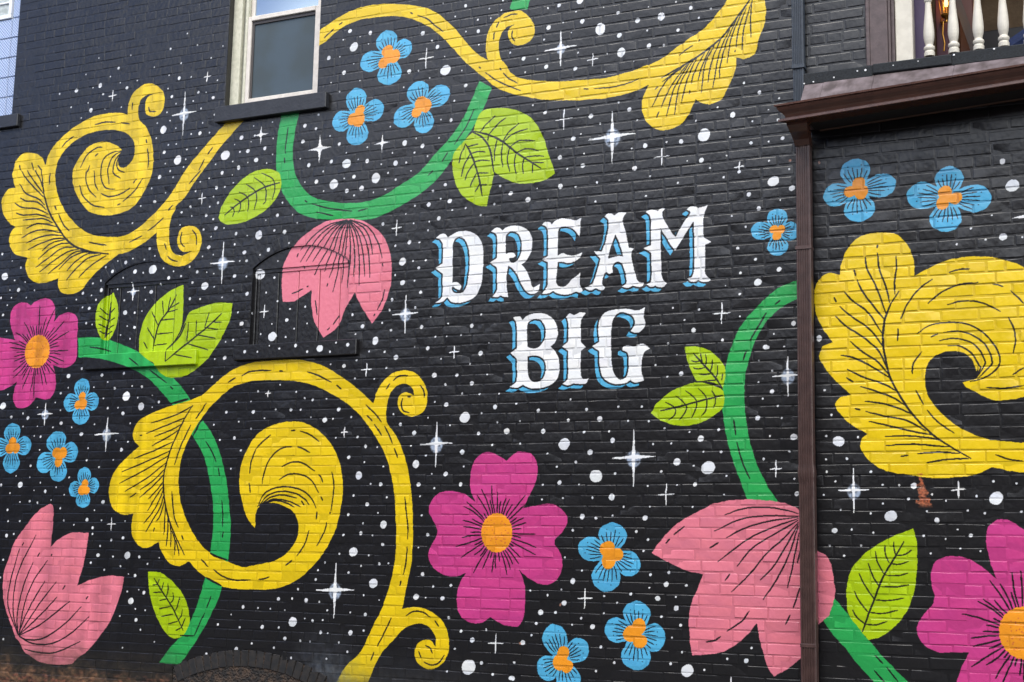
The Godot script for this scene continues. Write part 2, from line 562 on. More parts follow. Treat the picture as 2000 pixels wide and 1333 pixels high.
	dots([2799,3867,34,4212,3786,8,4068,3712,16,3067,3786,8,2890,3749,16,4148,3705,8,3956,3695,10,2818,3716,7,2988,3655,6,4019,3578,29,4202,3576,9,4102,3577,8,4149,3523,12,2829,3570,42,2954,3537,10,3965,3485,8,4024,3428,20,4118,3436,8,4169,3351,13,2887,3430,8,3945,3313,13,2989,3359,8,3231,3304,9,3100,3296,8,4130,3246,10,3928,3240,9,3629,3224,10,4252,3173,6,3076,3216,15,3253,3181,7,2950,3194,7,3871,3153,8,3715,3136,16,4637,3171,8,3943,3098,10,4184,3108,14,4390,3120,7,4567,3096,15,3143,3149,7,2856,3124,7])
	dots([3660,3084,7,4293,3035,8,4488,3037,7,4381,3033,6,2958,3100,36,3073,3091,9,3822,3035,24,3994,3027,5])
	dots([5203,4003,18,5034,4006,5,5311,3990,8,5463,4005,9,5619,4006,7,5830,4011,8,6319,3954,8,6419,3980,12,6018,3947,8,4968,3934,19,5114,3923,5,5455,3876,8,5803,3881,8,6480,3827,15,6542,3732,15,6370,3698,7,6458,3622,8,6407,3489,11,6518,3411,10,6423,3330,10,6531,3264,24,6417,3198,9,6328,3256,4,6155,3115,9,5985,3136,7,6417,3058,6,6060,3054,7,5902,3038,6,6119,2986,16,6305,2914,11])
	dots([6665,3337,16,6749,2996,16,6628,2937,6,6903,2896,19,6690,2856,6,6590,2856,11,6616,2710,6])
	dots([1203,2936,12,1074,2883,19,1406,2878,15,1618,2884,12,1468,2822,7,1540,2772,12,1007,2750,11,1799,2775,11,1707,2783,7,1655,2706,37,1078,2791,7,1336,2786,7,1902,2706,6,463,2757,8,957,2679,7,1436,2697,7,1766,2692,7,419,2666,31,1017,2617,7,1482,2620,11,1803,2625,30,1969,2653,12,1581,2621,7,1908,2616,6,1633,2576,16,781,2646,6,516,2576,13,688,2564,15,635,2602,8,1032,2515,15,1364,2500,8,1708,2500,7,791,2497,6,645,2498,7,952,2485,8,1140,2481,7,1241,2427,17,1585,2370,7,1699,2360,8,833,2415,11])
	dots([768,2421,7,1641,2301,15,1316,2317,8,833,2311,7,1310,2226,10,1569,2226,7,1434,2172,8,751,2188,11,612,2111,7,753,2100,7,1148,2096,8,865,2057,8,660,2041,25,1026,2021,7,461,2041,12,919,1990,14,559,1977,8,1111,1962,7,804,1997,6,1496,1909,17,768,1913,11,849,1903,9,669,1907,7,984,1923,6,1082,1860,9,547,1846,10,2724,2999,13,2547,2964,16,2461,2958,7,2443,2825,10,2551,3082,7,2281,2742,7,2671,2636,8,2799,2634,6,2587,2562,12,2825,2557,15,2483,2472,8,2701,2489,7,2812,2436,8,2543,2360,8])
	dots([2670,2372,13,2732,2281,9,2654,2150,7,1418,1847,7])
	dots([3161,3024,13,3366,2994,27,3262,2976,10,2937,3034,6,3024,3009,9,3499,3029,8,3595,3010,14,3452,2967,9,2836,2994,8,3820,3022,23,3775,2956,7,4134,2972,6,4237,2958,15,3898,2948,9,3990,2905,19,3676,2898,8,4638,2906,18,4341,2880,6,4560,2836,7,4698,2974,6,3463,2879,7,3574,2862,15,3916,2835,8,3666,2771,8,3824,2761,6,4293,2770,19,4465,2764,13,4691,2760,6,4578,2704,16,4379,2703,10,3047,2747,7,4507,2638,8,4638,2630,8,4781,2628,7,2857,2706,9,3185,2692,7,3260,2643,8,3326,2631,11,3440,2634,7,4303,2587,7])
	dots([4390,2566,17,4755,2541,16,3017,2570,8,3146,2564,13,3228,2563,9,3544,2557,16,4656,2502,8,3985,2511,8,4532,2476,39,2924,2509,7,3317,2507,6,3434,2485,20,3500,2491,8,3648,2500,8,4254,2481,6,4042,2440,13,4423,2426,7,4773,2438,7,3529,2358,7,3705,2360,10,4150,2380,17,4637,2367,13,4843,2378,22,3772,2295,13,3865,2287,6,4129,2293,7,3640,2221,14,4739,2289,9,4519,2245,18,3768,2186,7,4246,2225,8,3919,2155,7,4171,2168,28,4533,2149,7,3726,2095,28,4293,2102,6,4399,2100,17,3821,2036,8,3902,2033,15,4196,2030,16])
	dots([4513,2031,14,4317,2006,8,3689,1957,9,3954,1945,8,4209,1952,7,3800,1897,15])
	dots([5952,2909,8,6010,2837,5,6575,2858,17,5869,2776,8,6533,2777,6,6038,2716,15,5948,2700,7,6529,2644,6,5294,2574,8,4909,2558,8,5622,2519,8,5780,2514,8,6555,2542,7,5067,2509,13,5405,2507,11,5191,2496,6,5280,2440,12,5497,2444,19,5688,2427,8,5827,2422,8,4938,2441,6,6522,2425,16,5930,2374,7,5104,2372,17,5390,2362,10,5561,2363,8,6092,2348,7,6278,2359,10,5584,2305,17,6164,2306,21,5254,2286,41,5856,2277,7,5974,2280,7,4941,2295,8,5432,2231,19,6079,2233,7,6181,2225,6,6293,2222,9,5136,2227,7,5335,2169,10])
	dots([6011,2164,24,6118,2139,7,6209,2126,44,6556,2176,9,5204,2141,8,5474,2079,44,5603,2095,10,5908,2105,9,6325,2076,7,5223,2039,15,5107,2026,8,5358,2028,7,5821,2017,7,6011,2021,6,6126,2024,14,5582,1948,22,5453,1943,8,5248,1940,7,5103,1932,7,6309,1962,6,5662,1886,7,5835,1888,7,6111,1887,7])
	dots([6614,2711,7,6612,2584,14,6647,2495,7,6669,2421,7,6596,2314,7,6741,2306,22,6713,2219,7,6742,2056,7,6754,1967,15,6930,2582,8,6968,2433,8,6935,2308,8,7007,2275,35,7121,2298,7,6931,2169,7,7053,2172,9,6935,2096,8,7191,2094,9,6984,2039,7,7256,2018,7,7350,2015,7,7431,2012,19,6914,1960,7,7400,1937,9,7255,1910,7,7531,1962,7,7607,1926,6,7773,1952,8,7878,1941,39,7866,2035,8,7988,2023,7,7012,1873,7,7184,1853,7,7298,1838,35,7500,1867,7,7555,1816,16,7724,1872,7,7814,1857,8,8007,1867,7,8015,2431,9])
	dots([562,1759,9,682,1760,9,1124,1767,9,1352,1774,15,1492,1771,8,1718,1766,7,1228,1736,7,1412,1715,11,560,1647,15,631,1660,9,1414,1669,9,1709,1643,13,1597,1626,11,1495,1581,9,1481,1512,16,1758,1516,29,1623,1504,9,1871,1506,12,542,1460,10,2054,1503,6,1416,1455,10,1701,1434,8,1949,1457,8,1547,1405,9,1778,1380,6,1840,1369,13,526,1323,9,1777,1252,8,1884,1267,6,1932,1248,14,1816,1183,26,1861,1129,7,1952,1122,7,1722,1073,7,1874,1050,14,1920,981,8,2817,1174,13,2716,1119,6,2609,1045,10,2795,1032,10])
	dots([2905,926,9,2052,900,6,1765,846,7,2773,881,17,2520,838,10,603,857,10])
	dots([3653,1827,12,3888,1839,7,3773,1768,8,3934,1760,28,3758,1701,14,3620,1687,10,3851,1687,7,3932,1627,13,4276,1696,13,4209,1611,6,3593,1559,8,3703,1573,34,3827,1553,7,3480,1498,8,3769,1480,7,3911,1497,11,3981,1502,7,3426,1444,8,3411,1380,10,3672,1434,10,3870,1366,35,4245,1436,14,3269,1311,9,3797,1286,7,4327,1358,9,4458,1368,11,3224,1245,9,3110,1239,14,3339,1237,16,4201,1286,22,4273,1283,6,4398,1283,16,3446,1230,8,3919,1256,6,3048,1170,7,3167,1164,6,3513,1175,8,3697,1167,7,2943,1171,7,3814,1157,13])
	dots([4449,1159,11,3335,1113,6,3399,1100,11,3482,1108,8,3237,1086,35,2987,1043,14,3125,1044,9,3466,1024,13,3522,1022,7,3703,1032,18,3807,1050,9,3178,971,14,3304,961,9,3384,959,7,3614,963,8,4542,1076,11,4723,1093,8,4625,1023,18,3089,905,9,3687,905,9,4499,962,8,4602,850,52,4693,881,13,3236,843,9,3522,851,8,4446,814,8,4776,814,10,4226,1825,8,4904,798,15])
	dots([5383,1824,18,5477,1814,10,5588,1831,7,5804,1817,18,5320,1736,9,5747,1733,10,5823,1685,9,5794,1614,8,5267,1565,7,5386,1485,7,5840,1470,10,5959,1486,10,5324,1418,18,5942,1414,17,6070,1411,9,5833,1391,7,5031,1351,8,5246,1363,7,5152,1325,8,5536,1331,7,5712,1349,10,5888,1328,17,5622,1294,7,6004,1340,7,5266,1280,18,6005,1272,17,5105,1216,19,5208,1219,11,5535,1226,7,5384,1190,9,5911,1218,9,5076,1146,11,5322,1146,6,6034,1171,10,5459,1140,17,5044,1071,8,5979,1095,7,4983,1022,17,5516,1019,10,6042,1012,7])
	dots([6472,1056,8,4926,895,10,6324,986,8,6439,980,15,5606,928,10,5971,940,10,6075,904,40,6182,914,8,5486,871,8,4918,795,15])
	dots([6974,1752,17,7074,1759,7,7197,1742,7,7479,1728,8,7735,1732,12,7665,1765,6,6944,1664,7,7125,1667,7,7598,1711,6,7027,1607,8,7676,1659,6,7784,1646,6,7514,1629,6])

func paint_garden() -> void:
	shape(GRN, [2953,4776,2953,4776,2923,4593,2925,4358,2952,4265,3009,4144,3126,4017,3239,3964,3436,3926,3671,3905,3807,3915,4011,3989,4161,4063,4299,4169,4414,4314,4529,4466,4605,4586,4684,4755,4684,4755,4584,4819,4584,4819,4542,4723,4467,4566,4371,4439,4254,4332,4146,4221,3985,4135,3853,4069,3697,4037,3538,4042,3386,4070,3242,4122,3138,4228,3089,4329,3065,4460,3075,4605,3106,4768,3106,4768,3109,4807,2962,4825])
	shape(GRN, [4804,5302,4804,5302,4940,5284,4940,5284,4976,5401,4976,5401,4841,5422,4841,5422])
	shape(GRN, [1122,3181,1122,3181,1288,3180,1467,3146,1582,3107,1747,3040,1875,2956,2024,2877,2150,2781,2239,2683,2353,2537,2452,2432,2528,2309,2594,2150,2631,2012,2659,1856,2678,1733,2671,1533,2642,1370,2596,1216,2516,1061,2424,923,2342,812,2289,751,2289,751,2106,755,2106,755,2201,868,2308,972,2389,1110,2438,1238,2474,1366,2508,1539,2521,1704,2518,1841,2507,1920,2461,2105,2394,2264,2293,2397,2203,2513,2083,2640,1975,2739,1847,2840,1683,2920,1505,2976,1327,3014,1161,3026,1161,3026])
	shape(GRN, [6831,3282,6831,3282,6764,3258,6697,3239,6625,3200,6513,3101,6431,3010,6378,2916,6341,2813,6316,2710,6303,2591,6305,2465,6322,2338,6361,2181,6408,2057,6454,1933,6454,1933,6501,1887,6501,1887,6645,1917,6645,1917,6611,1967,6581,2009,6527,2118,6481,2250,6454,2390,6440,2547,6449,2697,6486,2830,6515,2906,6583,3017,6624,3056,6679,3101,6762,3140,6829,3159,6829,3159])
	shape(GRN, [6929,1387,6929,1387,6969,1359,7052,1260,7130,1162,7235,1044,7305,970,7380,900,7441,830,7441,830,7259,819,7259,819,7175,906,7090,995,7019,1085,6947,1161,6897,1232,6860,1268,6860,1268])
	shape(LIM, [2424,4030,2424,4030,2458,4130,2549,4246,2690,4343,2832,4367,2945,4331,2972,4274,2976,4205,2925,4115,2834,4042,2694,3986,2550,3968,2467,3985])
	shape(LIM, [4564,4524,4564,4524,4611,4595,4713,4606,4849,4579,4984,4499,5065,4377,5120,4221,5165,4095,5165,4095,5097,4062,4992,4045,4873,4060,4764,4114,4712,4151,4712,4151,4694,4254,4650,4360,4552,4455])
	shape(LIM, [4545,4455,4545,4455,4471,4393,4403,4324,4389,4235,4408,4131,4453,4037,4523,3967,4606,3924,4661,3914,4661,3914,4679,4003,4704,4101,4711,4189,4686,4318,4622,4415])
	shape(LIM, [1469,3519,1469,3519,1346,3463,1309,3380,1312,3281,1351,3195,1389,3153,1460,3154,1506,3229,1528,3325,1517,3424])
	shape(LIM, [2136,3539,2136,3539,2002,3492,1873,3403,1779,3284,1749,3161,1755,3037,1755,3037,1888,2955,2006,2957,2064,3077,2139,3210,2147,3373])
	shape(LIM, [2594,3370,2594,3370,2440,3380,2295,3351,2198,3316,2177,3262,2126,3156,2033,3052,1849,3026,1888,2962,1979,2863,2082,2833,2229,2854,2386,2955,2491,3084,2578,3241])
	shape(LIM, [6062,2885,6062,2885,6137,2882,6219,2854,6284,2799,6320,2738,6320,2670,6306,2613,6306,2613,6235,2649,6144,2664,6103,2734,6074,2808])
	shape(LIM, [5840,2472,5840,2472,5878,2532,5970,2602,6070,2643,6153,2656,6234,2637,6307,2595,6308,2496,6266,2458,6185,2412,6086,2389,6003,2392,5920,2418,5861,2452])
	shape(LIM, [1959,1400,1959,1400,2071,1398,2192,1332,2290,1243,2342,1145,2359,1055,2340,1000,2298,949,2219,932,2135,983,2059,1080,2004,1189,1973,1298])
	shape(LIM, [7421,1769,7421,1769,7330,1732,7228,1680,7132,1609,7072,1538,7041,1449,7036,1361,7045,1274,7095,1204,7158,1130,7158,1130,7238,1159,7318,1227,7377,1307,7415,1409,7435,1517,7440,1683])
	shape(PNK, [3559,3927,3559,3927,3393,3923,3255,3868,3138,3787,3066,3679,3027,3587,3019,3474,3036,3350,3036,3350,3138,3353,3281,3424,3281,3424,3283,3326,3314,3194,3394,3070,3394,3070,3513,3146,3571,3272,3640,3382,3640,3382,3696,3283,3790,3150,3790,3150,3873,3254,3929,3414,3934,3541,3909,3671,3853,3777,3757,3859,3650,3910])
	shape(PNK, [981,1897,981,1897,1010,1873,1020,1756,1012,1562,1012,1562,1080,1621,1214,1676,1378,1677,1378,1677,1364,1529,1337,1405,1298,1280,1298,1280,1418,1326,1598,1365,1743,1357,1743,1357,1717,1235,1636,1037,1549,922,1448,816,1344,746,1299,704,1299,704,1138,692,999,701,908,734,820,777,769,842,727,874,681,954,602,1086,565,1202,556,1358,592,1457,644,1595,749,1725,868,1843])
	shape(PNK, [6166,1867,6231,1902,6343,1927,6462,1933,6580,1927,6657,1917,6718,1899,6768,1868,6829,1666,6881,1626,6918,1612,6947,1565,6961,1491,6970,1411,6958,1330,6935,1270,6904,1233,6904,1233,6859,1194,6820,1061,6770,1015,6691,949,6603,897,6603,897,6569,950,6532,1063,6506,1203,6506,1203,6448,1134,6377,1071,6275,1018,6104,994,6104,994,6092,1089,6086,1202,6100,1302,6141,1395,6177,1480,6177,1480,6084,1497,5954,1549,5846,1605,5846,1605,5896,1668,5970,1748,6052,1811,6126,1850])
	shape(MAG, [636,3468,636,3468,681,3496,765,3517,846,3497,888,3438,892,3355,886,3320,886,3320,949,3373,1039,3388,1113,3353,1136,3271,1133,3200,1148,3097,1131,2997,1064,2954,987,2954,909,2976,909,2976,943,2893,949,2792,916,2723,853,2707,753,2728,753,2728,730,2688,661,2650,568,2650,521,2715,525,2786,547,2859,547,2859,484,2823,406,2795,297,2798,181,2859,111,2997,151,3142,226,3224,377,3215,499,3192,499,3192,453,3276,427,3371,442,3453,513,3496,580,3492])
	shape(MAG, [4844,2184,4844,2184,4912,2235,4958,2242,5004,2234,5050,2196,5069,2130,5061,2055,5018,1965,4972,1874,4972,1874,5073,1895,5163,1903,5225,1883,5275,1830,5280,1781,5249,1724,5201,1679,5193,1647,5193,1647,5229,1603,5250,1539,5240,1466,5196,1409,5126,1389,5054,1409,4982,1452,4945,1488,4945,1488,4977,1428,4995,1347,4995,1234,4978,1161,4943,1120,4898,1120,4843,1132,4751,1173,4751,1173,4696,1139,4623,1130,4557,1154,4513,1218,4506,1308,4523,1383,4568,1452,4568,1452,4493,1426,4398,1438,4320,1487,4285,1545,4297,1612,4334,1672,4349,1723,4349,1723,4321,1782,4280,1849,4297,1923,4354,1974,4440,1986,4535,1969,4626,1915,4626,1915,4592,1982,4582,2066,4597,2151,4633,2209,4698,2244,4774,2225])
	shape(MAG, [7862,1495,7862,1495,7835,1582,7818,1681,7820,1759,7856,1809,7911,1824,7964,1806,8016,1768,8132,1686,8201,1452,8201,1452,8181,975,8181,975,8046,832,8046,832,7634,841,7633,917,7645,960,7674,1031,7707,1089,7707,1089,7621,1084,7532,1083,7463,1119,7430,1181,7435,1238,7475,1296,7518,1348,7528,1398,7528,1398,7514,1461,7516,1533,7539,1584,7602,1613,7672,1615,7740,1591,7806,1546])
	shape(YEL, [680,4621,680,4621,629,4696,530,4739,433,4744,356,4687,342,4618,333,4568,375,4461,375,4461,296,4453,235,4361,267,4250,353,4157,407,4131,407,4131,360,4082,355,3997,418,3907,565,3862,565,3862,545,3792,595,3695,686,3647,806,3649,903,3669,903,3669,902,3612,946,3552,1052,3535,1153,3565,1224,3642,1332,3726,1501,3826,1501,3826,1459,3880,1198,3941,895,4132,764,4408,735,4570,772,4611])
	shape(YEL, [2457,4776,2457,4776,2367,4696,2221,4561,2097,4438,1964,4252,1803,4105,1637,3997,1515,3962,1363,3969,1193,4008,1056,4087,927,4213,835,4359,795,4500,805,4618,869,4718,995,4800,1149,4841,1318,4842,1461,4810,1556,4742,1590,4660,1580,4589,1534,4532,1484,4514,1445,4531,1429,4574,1438,4625,1460,4662,1460,4662,1392,4713,1261,4751,1132,4732,1034,4647,977,4553,974,4482,1004,4384,1080,4273,1178,4186,1336,4144,1475,4146,1598,4184,1691,4278,1757,4394,1781,4496,1772,4609,1743,4726,1681,4831,1621,4880,1621,4880,1449,4963,1307,4981,1151,4973,972,4914,820,4825,715,4724,680,4621,680,4621,658,4535,694,4361,769,4196,917,4026,1017,3935,1179,3870,1399,3828,1488,3821,1588,3834,1733,3889,1844,3960,1844,3960,1918,4044,2025,4156,2111,4228,2210,4359,2299,4452,2410,4581,2610,4763,2610,4763])
	shape(YEL, [1495,4953,1495,4953,1496,5026,1528,5106,1600,5160,1699,5178,1790,5135,1845,5066,1851,4982,1819,4914,1745,4900,1680,4930,1666,4994,1677,5056,1737,5087,1737,5087,1669,5083,1615,5043,1601,4971,1613,4897,1675,4827,1675,4827,1507,4878])
	shape(YEL, [1850,3965,1850,3965,1858,3889,1887,3796,1953,3722,2064,3684,2171,3696,2249,3759,2282,3845,2268,3925,2223,3974,2151,3992,2080,3971,2055,3903,2068,3832,2116,3794,2200,3793,2200,3793,2106,3765,2033,3785,1986,3849,1972,3960,1983,4059,2026,4145,2026,4145,1900,4116])
	shape(YEL, [3196,5328,3196,5328,3260,5384,3368,5437,3509,5489,3660,5510,3832,5498,4012,5461,4170,5406,4275,5332,4389,5220,4483,5103,4575,5006,4645,4959,4645,4959,4763,4933,4818,4852,4891,4797,5025,4761,5214,4731,5399,4720,5580,4718,5759,4752,5891,4786,5987,4842,6108,4912,6194,4960,6279,5042,6347,5127,6382,5191,6382,5191,6573,5160,6573,5160,6593,5088,6601,5001,6587,4918,6545,4814,6545,4814,6541,4772,6511,4729,6462,4715,6405,4732,6405,4732,6399,4656,6352,4543,6310,4472,6243,4445,6175,4459,6137,4490,6137,4490,6107,4421,6064,4358,5995,4314,5892,4309,5813,4370,5778,4444,5773,4514,5795,4581,5821,4625,5821,4625,5742,4601,5626,4580,5491,4575,5262,4591,5075,4619,4932,4659,4826,4696,4728,4745,4598,4854,4477,4963,4363,5092,4269,5191,4174,5271,4037,5350,3888,5397,3739,5410,3567,5407,3427,5364,3330,5299,3244,5257,3200,5238,3200,5238])
	shape(YEL, [4645,4959,4645,4959,4628,5045,4641,5155,4678,5224,4756,5277,4829,5290,4902,5275,4960,5218,4996,5144,4987,5076,4944,5041,4877,5032,4824,5058,4798,5118,4802,5159,4845,5189,4845,5189,4777,5172,4735,5104,4729,5012,4763,4924,4823,4842,4823,4842,4687,4851])
	shape(YEL, [2275,2663,2275,2663,2102,2625,1927,2577,1798,2522,1743,2446,1749,2378,1807,2324,1807,2324,1710,2254,1596,2149,1549,2044,1551,1948,1594,1862,1695,1814,1791,1824,1791,1824,1779,1743,1798,1649,1869,1584,1941,1573,2037,1619,2037,1619,2072,1550,2135,1478,2230,1447,2325,1481,2325,1481,2250,1655,2136,1966,2111,2154,2179,2361,2281,2568])
	shape(YEL, [3833,657,3833,657,3905,828,3970,939,4053,1060,4106,1238,4130,1373,4156,1492,4165,1661,4155,1849,4149,1922,4126,2069,4093,2190,4038,2321,3928,2464,3928,2464,3822,2590,3822,2590,3700,2692,3571,2778,3442,2851,3322,2897,3203,2922,3050,2928,2829,2922,2774,2915,2663,2886,2541,2825,2443,2752,2366,2698,2275,2663,2275,2663,2214,2531,2109,2344,2062,2174,2056,2023,2082,1891,2153,1718,2231,1590,2325,1481,2325,1481,2427,1401,2566,1332,2702,1300,2866,1297,3082,1310,3238,1363,3370,1458,3459,1556,3536,1679,3582,1820,3603,1983,3597,2071,3566,2187,3509,2294,3421,2385,3312,2451,3214,2478,3095,2478,2966,2449,2859,2387,2788,2287,2739,2168,2733,2039,2765,1911,2797,1833,2839,1770,2885,1730,2885,1730,2895,1857,2953,1894,3028,1907,3116,1885,3203,1844,3250,1756,3244,1667,3195,1587,3113,1523,3018,1490,2911,1470,2803,1452,2691,1479,2554,1527,2461,1575,2364,1665,2275,1794,2214,1929,2192,2079,2201,2201,2240,2323,2323,2463,2430,2592,2506,2656,2615,2737,2726,2771,2837,2784,3003,2782,3189,2766,3330,2732,3449,2682,3578,2615,3706,2522,3814,2404,3899,2288,3953,2183,3988,2069,4011,1965,4027,1805,4036,1677,4028,1506,3985,1318,3940,1199,3866,1061,3792,914,3676,808,3620,720,3573,642,3573,642])
	shape(YEL, [3822,2590,3822,2590,3844,2661,3883,2731,3951,2786,4041,2812,4132,2797,4203,2737,4243,2657,4243,2578,4210,2518,4142,2492,4082,2502,4031,2540,4014,2594,4027,2637,4076,2662,4142,2634,4142,2634,4131,2678,4085,2715,4024,2717,3975,2683,3942,2622,3928,2543,3931,2459,3931,2459,3892,2491])
	shape(YEL, [4073,1195,4073,1195,4155,1216,4252,1216,4349,1179,4417,1116,4452,1035,4455,953,4424,878,4359,830,4283,826,4225,860,4202,917,4212,967,4258,1006,4316,1009,4357,969,4357,969,4353,1031,4313,1087,4245,1113,4169,1102,4093,1053,4027,984,3960,922,3960,922,3927,1030])
	shape(YEL, [7466,3238,7466,3238,7544,3279,7653,3321,7767,3333,7893,3323,8003,3287,8077,3249,8170,3190,8247,3097,8289,2963,8289,2818,8271,2682,8235,2290,8184,2163,8108,2100,8028,2086,7960,2091,7860,2116,7860,2116,7790,2081,7685,2060,7545,2055,7403,2073,7260,2107,7173,2167,7134,2235,7139,2280,7173,2317,7173,2317,7081,2372,7015,2442,6990,2496,7017,2533,7085,2550,7085,2550,7019,2610,6952,2689,6907,2760,6900,2784,6924,2845,6982,2869,6982,2869,6926,2954,6885,3050,6877,3168,6900,3245,6962,3292,7035,3277,7035,3277,7044,3354,7095,3452,7172,3509,7278,3520,7366,3501,7424,3442,7459,3362,7470,3284])
	shape(BLK, [7539,2730,7587,2769,7665,2786,7735,2767,7776,2724,7795,2664,7806,2693,7801,2649,7783,2617,7713,2604,7713,2604,7743,2570,7805,2532,7879,2494,7975,2494,8057,2509,8125,2529,8150,2485,8126,2378,8089,2293,8034,2253,7966,2257,7858,2269,7735,2317,7646,2378,7571,2457,7523,2540,7511,2623,7520,2697])
	ink(12.8, [2083,2638,2240,2669])
	ink(12.5, [2420,2564,2356,2490,2299,2392])
	ink(12.1, [2508,1544,2566,1522,2662,1499])
	ink(12.1, [2480,1371,2623,1316])
	ink(11.5, [4724,5371,4814,5298])
	ink(10.3, [1139,3178,1149,3097,1152,3026])
	ink(13.4, [640,4580,694,4361,761,4217,903,4037,1017,3935,1179,3870,1399,3828])
	ink(9.8, [426,4602,481,4531,571,4448,688,4351])
	ink(9.8, [489,4595,566,4502,678,4384])
	ink(9.8, [572,4587,633,4506,667,4438])
	ink(9.8, [417,4489,494,4401,621,4347,701,4286])
	ink(9.8, [435,4369,500,4337,624,4315,725,4242])
	ink(9.8, [377,4332,464,4287,616,4262,748,4208])
	ink(9.8, [406,4244,484,4221,634,4213,772,4169])
	ink(9.7, [481,4178,610,4178,705,4170,802,4130])
	ink(9.7, [522,4106,614,4135,722,4126,845,4094])
	ink(9.7, [482,4030,593,4073,727,4078,903,4037])
	ink(9.7, [534,3983,665,4020,784,4031,918,4015])
	ink(9.6, [559,3928,697,3970,827,3996,947,3992])
	ink(9.5, [709,3906,804,3962,974,3985])
	ink(9.5, [675,3841,782,3911,898,3949,997,3947])
	ink(9.5, [654,3774,775,3839,914,3911,1059,3911])
	ink(9.5, [698,3735,818,3804,970,3876,1125,3895])
	ink(9.5, [787,3713,912,3787,1049,3870,1192,3869])
	ink(9.4, [897,3741,1001,3822,1127,3864,1231,3856])
	ink(9.3, [983,3725,1068,3796,1193,3849,1297,3841])
	ink(9.3, [984,3648,1062,3725,1184,3808,1323,3834])
	ink(9.3, [1106,3660,1215,3745,1375,3820])
	ink(9.9, [401,4650,417,4603])
	ink(9.8, [531,4658,558,4588])
	ink(9.8, [595,4629,647,4579])
	ink(9.5, [1170,4902,1273,4911,1378,4898])
	ink(9.3, [1436,4886,1521,4868])
	ink(9.6, [840,4753,889,4796,959,4830])
	ink(9.2, [1695,4721,1704,4689])
	ink(9.1, [1713,4647,1730,4563,1731,4491])
	ink(9.7, [737,4548,737,4453])
	ink(9.6, [809,4271,833,4232])
	ink(9.5, [856,4199,910,4110,981,4047])
	ink(9.3, [1185,3942,1277,3919,1368,3902])
	ink(9.1, [1595,3907,1716,3950])
	ink(9.0, [1763,3982,1834,4021,1909,4075])
	ink(8.9, [1948,4127,1994,4168])
	ink(8.9, [2135,4321,2236,4416])
	ink(8.8, [2294,4538,2338,4588])
	ink(8.8, [2218,4418,2267,4501])
	ink(8.9, [1936,3873,1952,3821])
	ink(8.8, [1967,3770,2012,3737,2067,3721])
	ink(8.8, [2094,3950,2085,3901,2094,3860,2126,3828])
	ink(8.7, [2189,3957,2228,3909,2235,3839])
	ink(9.2, [1701,4985,1716,4947,1780,4937])
	ink(9.3, [1539,5042,1537,4979])
	ink(9.5, [1048,4561,1112,4660,1212,4707,1264,4706])
	ink(9.4, [1192,4641,1223,4658])
	ink(9.3, [1454,4656,1359,4649,1285,4610,1264,4516,1281,4420,1331,4364,1421,4348])
	ink(9.3, [1461,4654,1374,4616,1341,4552,1332,4509,1354,4392])
	ink(9.3, [1461,4648,1402,4587,1383,4504,1399,4471,1465,4433])
	ink(9.3, [1462,4643,1417,4565,1434,4506,1500,4476])
	ink(9.4, [1146,4572,1130,4530,1112,4510,1120,4436,1163,4359,1233,4300])
	ink(9.4, [1195,4523,1210,4417,1248,4351])
	ink(9.3, [1276,4327,1362,4293,1488,4307,1567,4346])
	ink(9.5, [1054,4416,1087,4335,1199,4241,1324,4209])
	ink(9.2, [1500,4239,1613,4316,1687,4411])
	ink(9.2, [1596,4379,1625,4412])
	ink(9.2, [1451,4218,1482,4225])
	ink(8.4, [3297,5314,3339,5347,3382,5375])
	ink(8.4, [3420,5399,3452,5414])
	ink(8.1, [4019,5402,4041,5389])
	ink(8.0, [4078,5374,4162,5331,4225,5273,4293,5216])
	ink(7.7, [4577,4922,4592,4906])
	ink(7.7, [4627,4873,4737,4789,4903,4704])
	ink(7.6, [4740,4890,4750,4871])
	ink(7.6, [4765,4850,4804,4808,4873,4764])
	ink(7.7, [4723,5226,4709,5187])
	ink(7.7, [4692,5156,4686,5097])
	ink(7.7, [4761,5248,4824,5265,4868,5260])
	ink(7.6, [4832,5145,4828,5099,4848,5069])
	ink(7.2, [5363,4658,5399,4651])
	ink(7.2, [5436,4651,5545,4644,5652,4652,5750,4678])
	ink(6.9, [6026,4800,6073,4830,6121,4854])
	ink(6.9, [6155,4879,6168,4887])
	ink(11.0, [6507,5119,6448,5042,6312,4882,6176,4789,6056,4728,5904,4662])
	ink(6.8, [6511,5110,6501,4965,6503,4854])
	ink(6.7, [6502,5077,6455,4912,6443,4777])
	ink(6.8, [6473,5055,6422,4917,6404,4800])
	ink(6.8, [6448,5034,6379,4881,6345,4702])
	ink(6.8, [6414,4996,6346,4851,6298,4678,6298,4610])
	ink(6.8, [6363,4926,6295,4773,6251,4548])
	ink(6.8, [6312,4882,6244,4728,6218,4590])
	ink(6.8, [6278,4861,6201,4717,6175,4523])
	ink(6.8, [6244,4840,6176,4695,6154,4612])
	ink(6.8, [6202,4803,6124,4659,6107,4596])
	ink(6.9, [6150,4776,6082,4630,6043,4476])
	ink(6.9, [6133,4770,6030,4594,5995,4404])
	ink(6.9, [6108,4756,5995,4581,5939,4398])
	ink(6.9, [6090,4741,5969,4593,5904,4463])
	ink(6.9, [6065,4727,5935,4632,5843,4475])
	ink(6.9, [6056,4728,5913,4635])
	ink(6.9, [5891,4438,5874,4397])
	ink(7.0, [5882,4608,5863,4589])
	ink(6.9, [6100,4554,6094,4529])
	ink(6.7, [6400,4784,6397,4767])
	ink(8.5, [3016,4666,3004,4564,2998,4467])
	ink(8.4, [2996,4438,2998,4394])
	ink(7.6, [4550,4620,4489,4499,4402,4380])
	ink(7.7, [4354,4330,4306,4266])
	ink(8.2, [3189,4093,3212,4077])
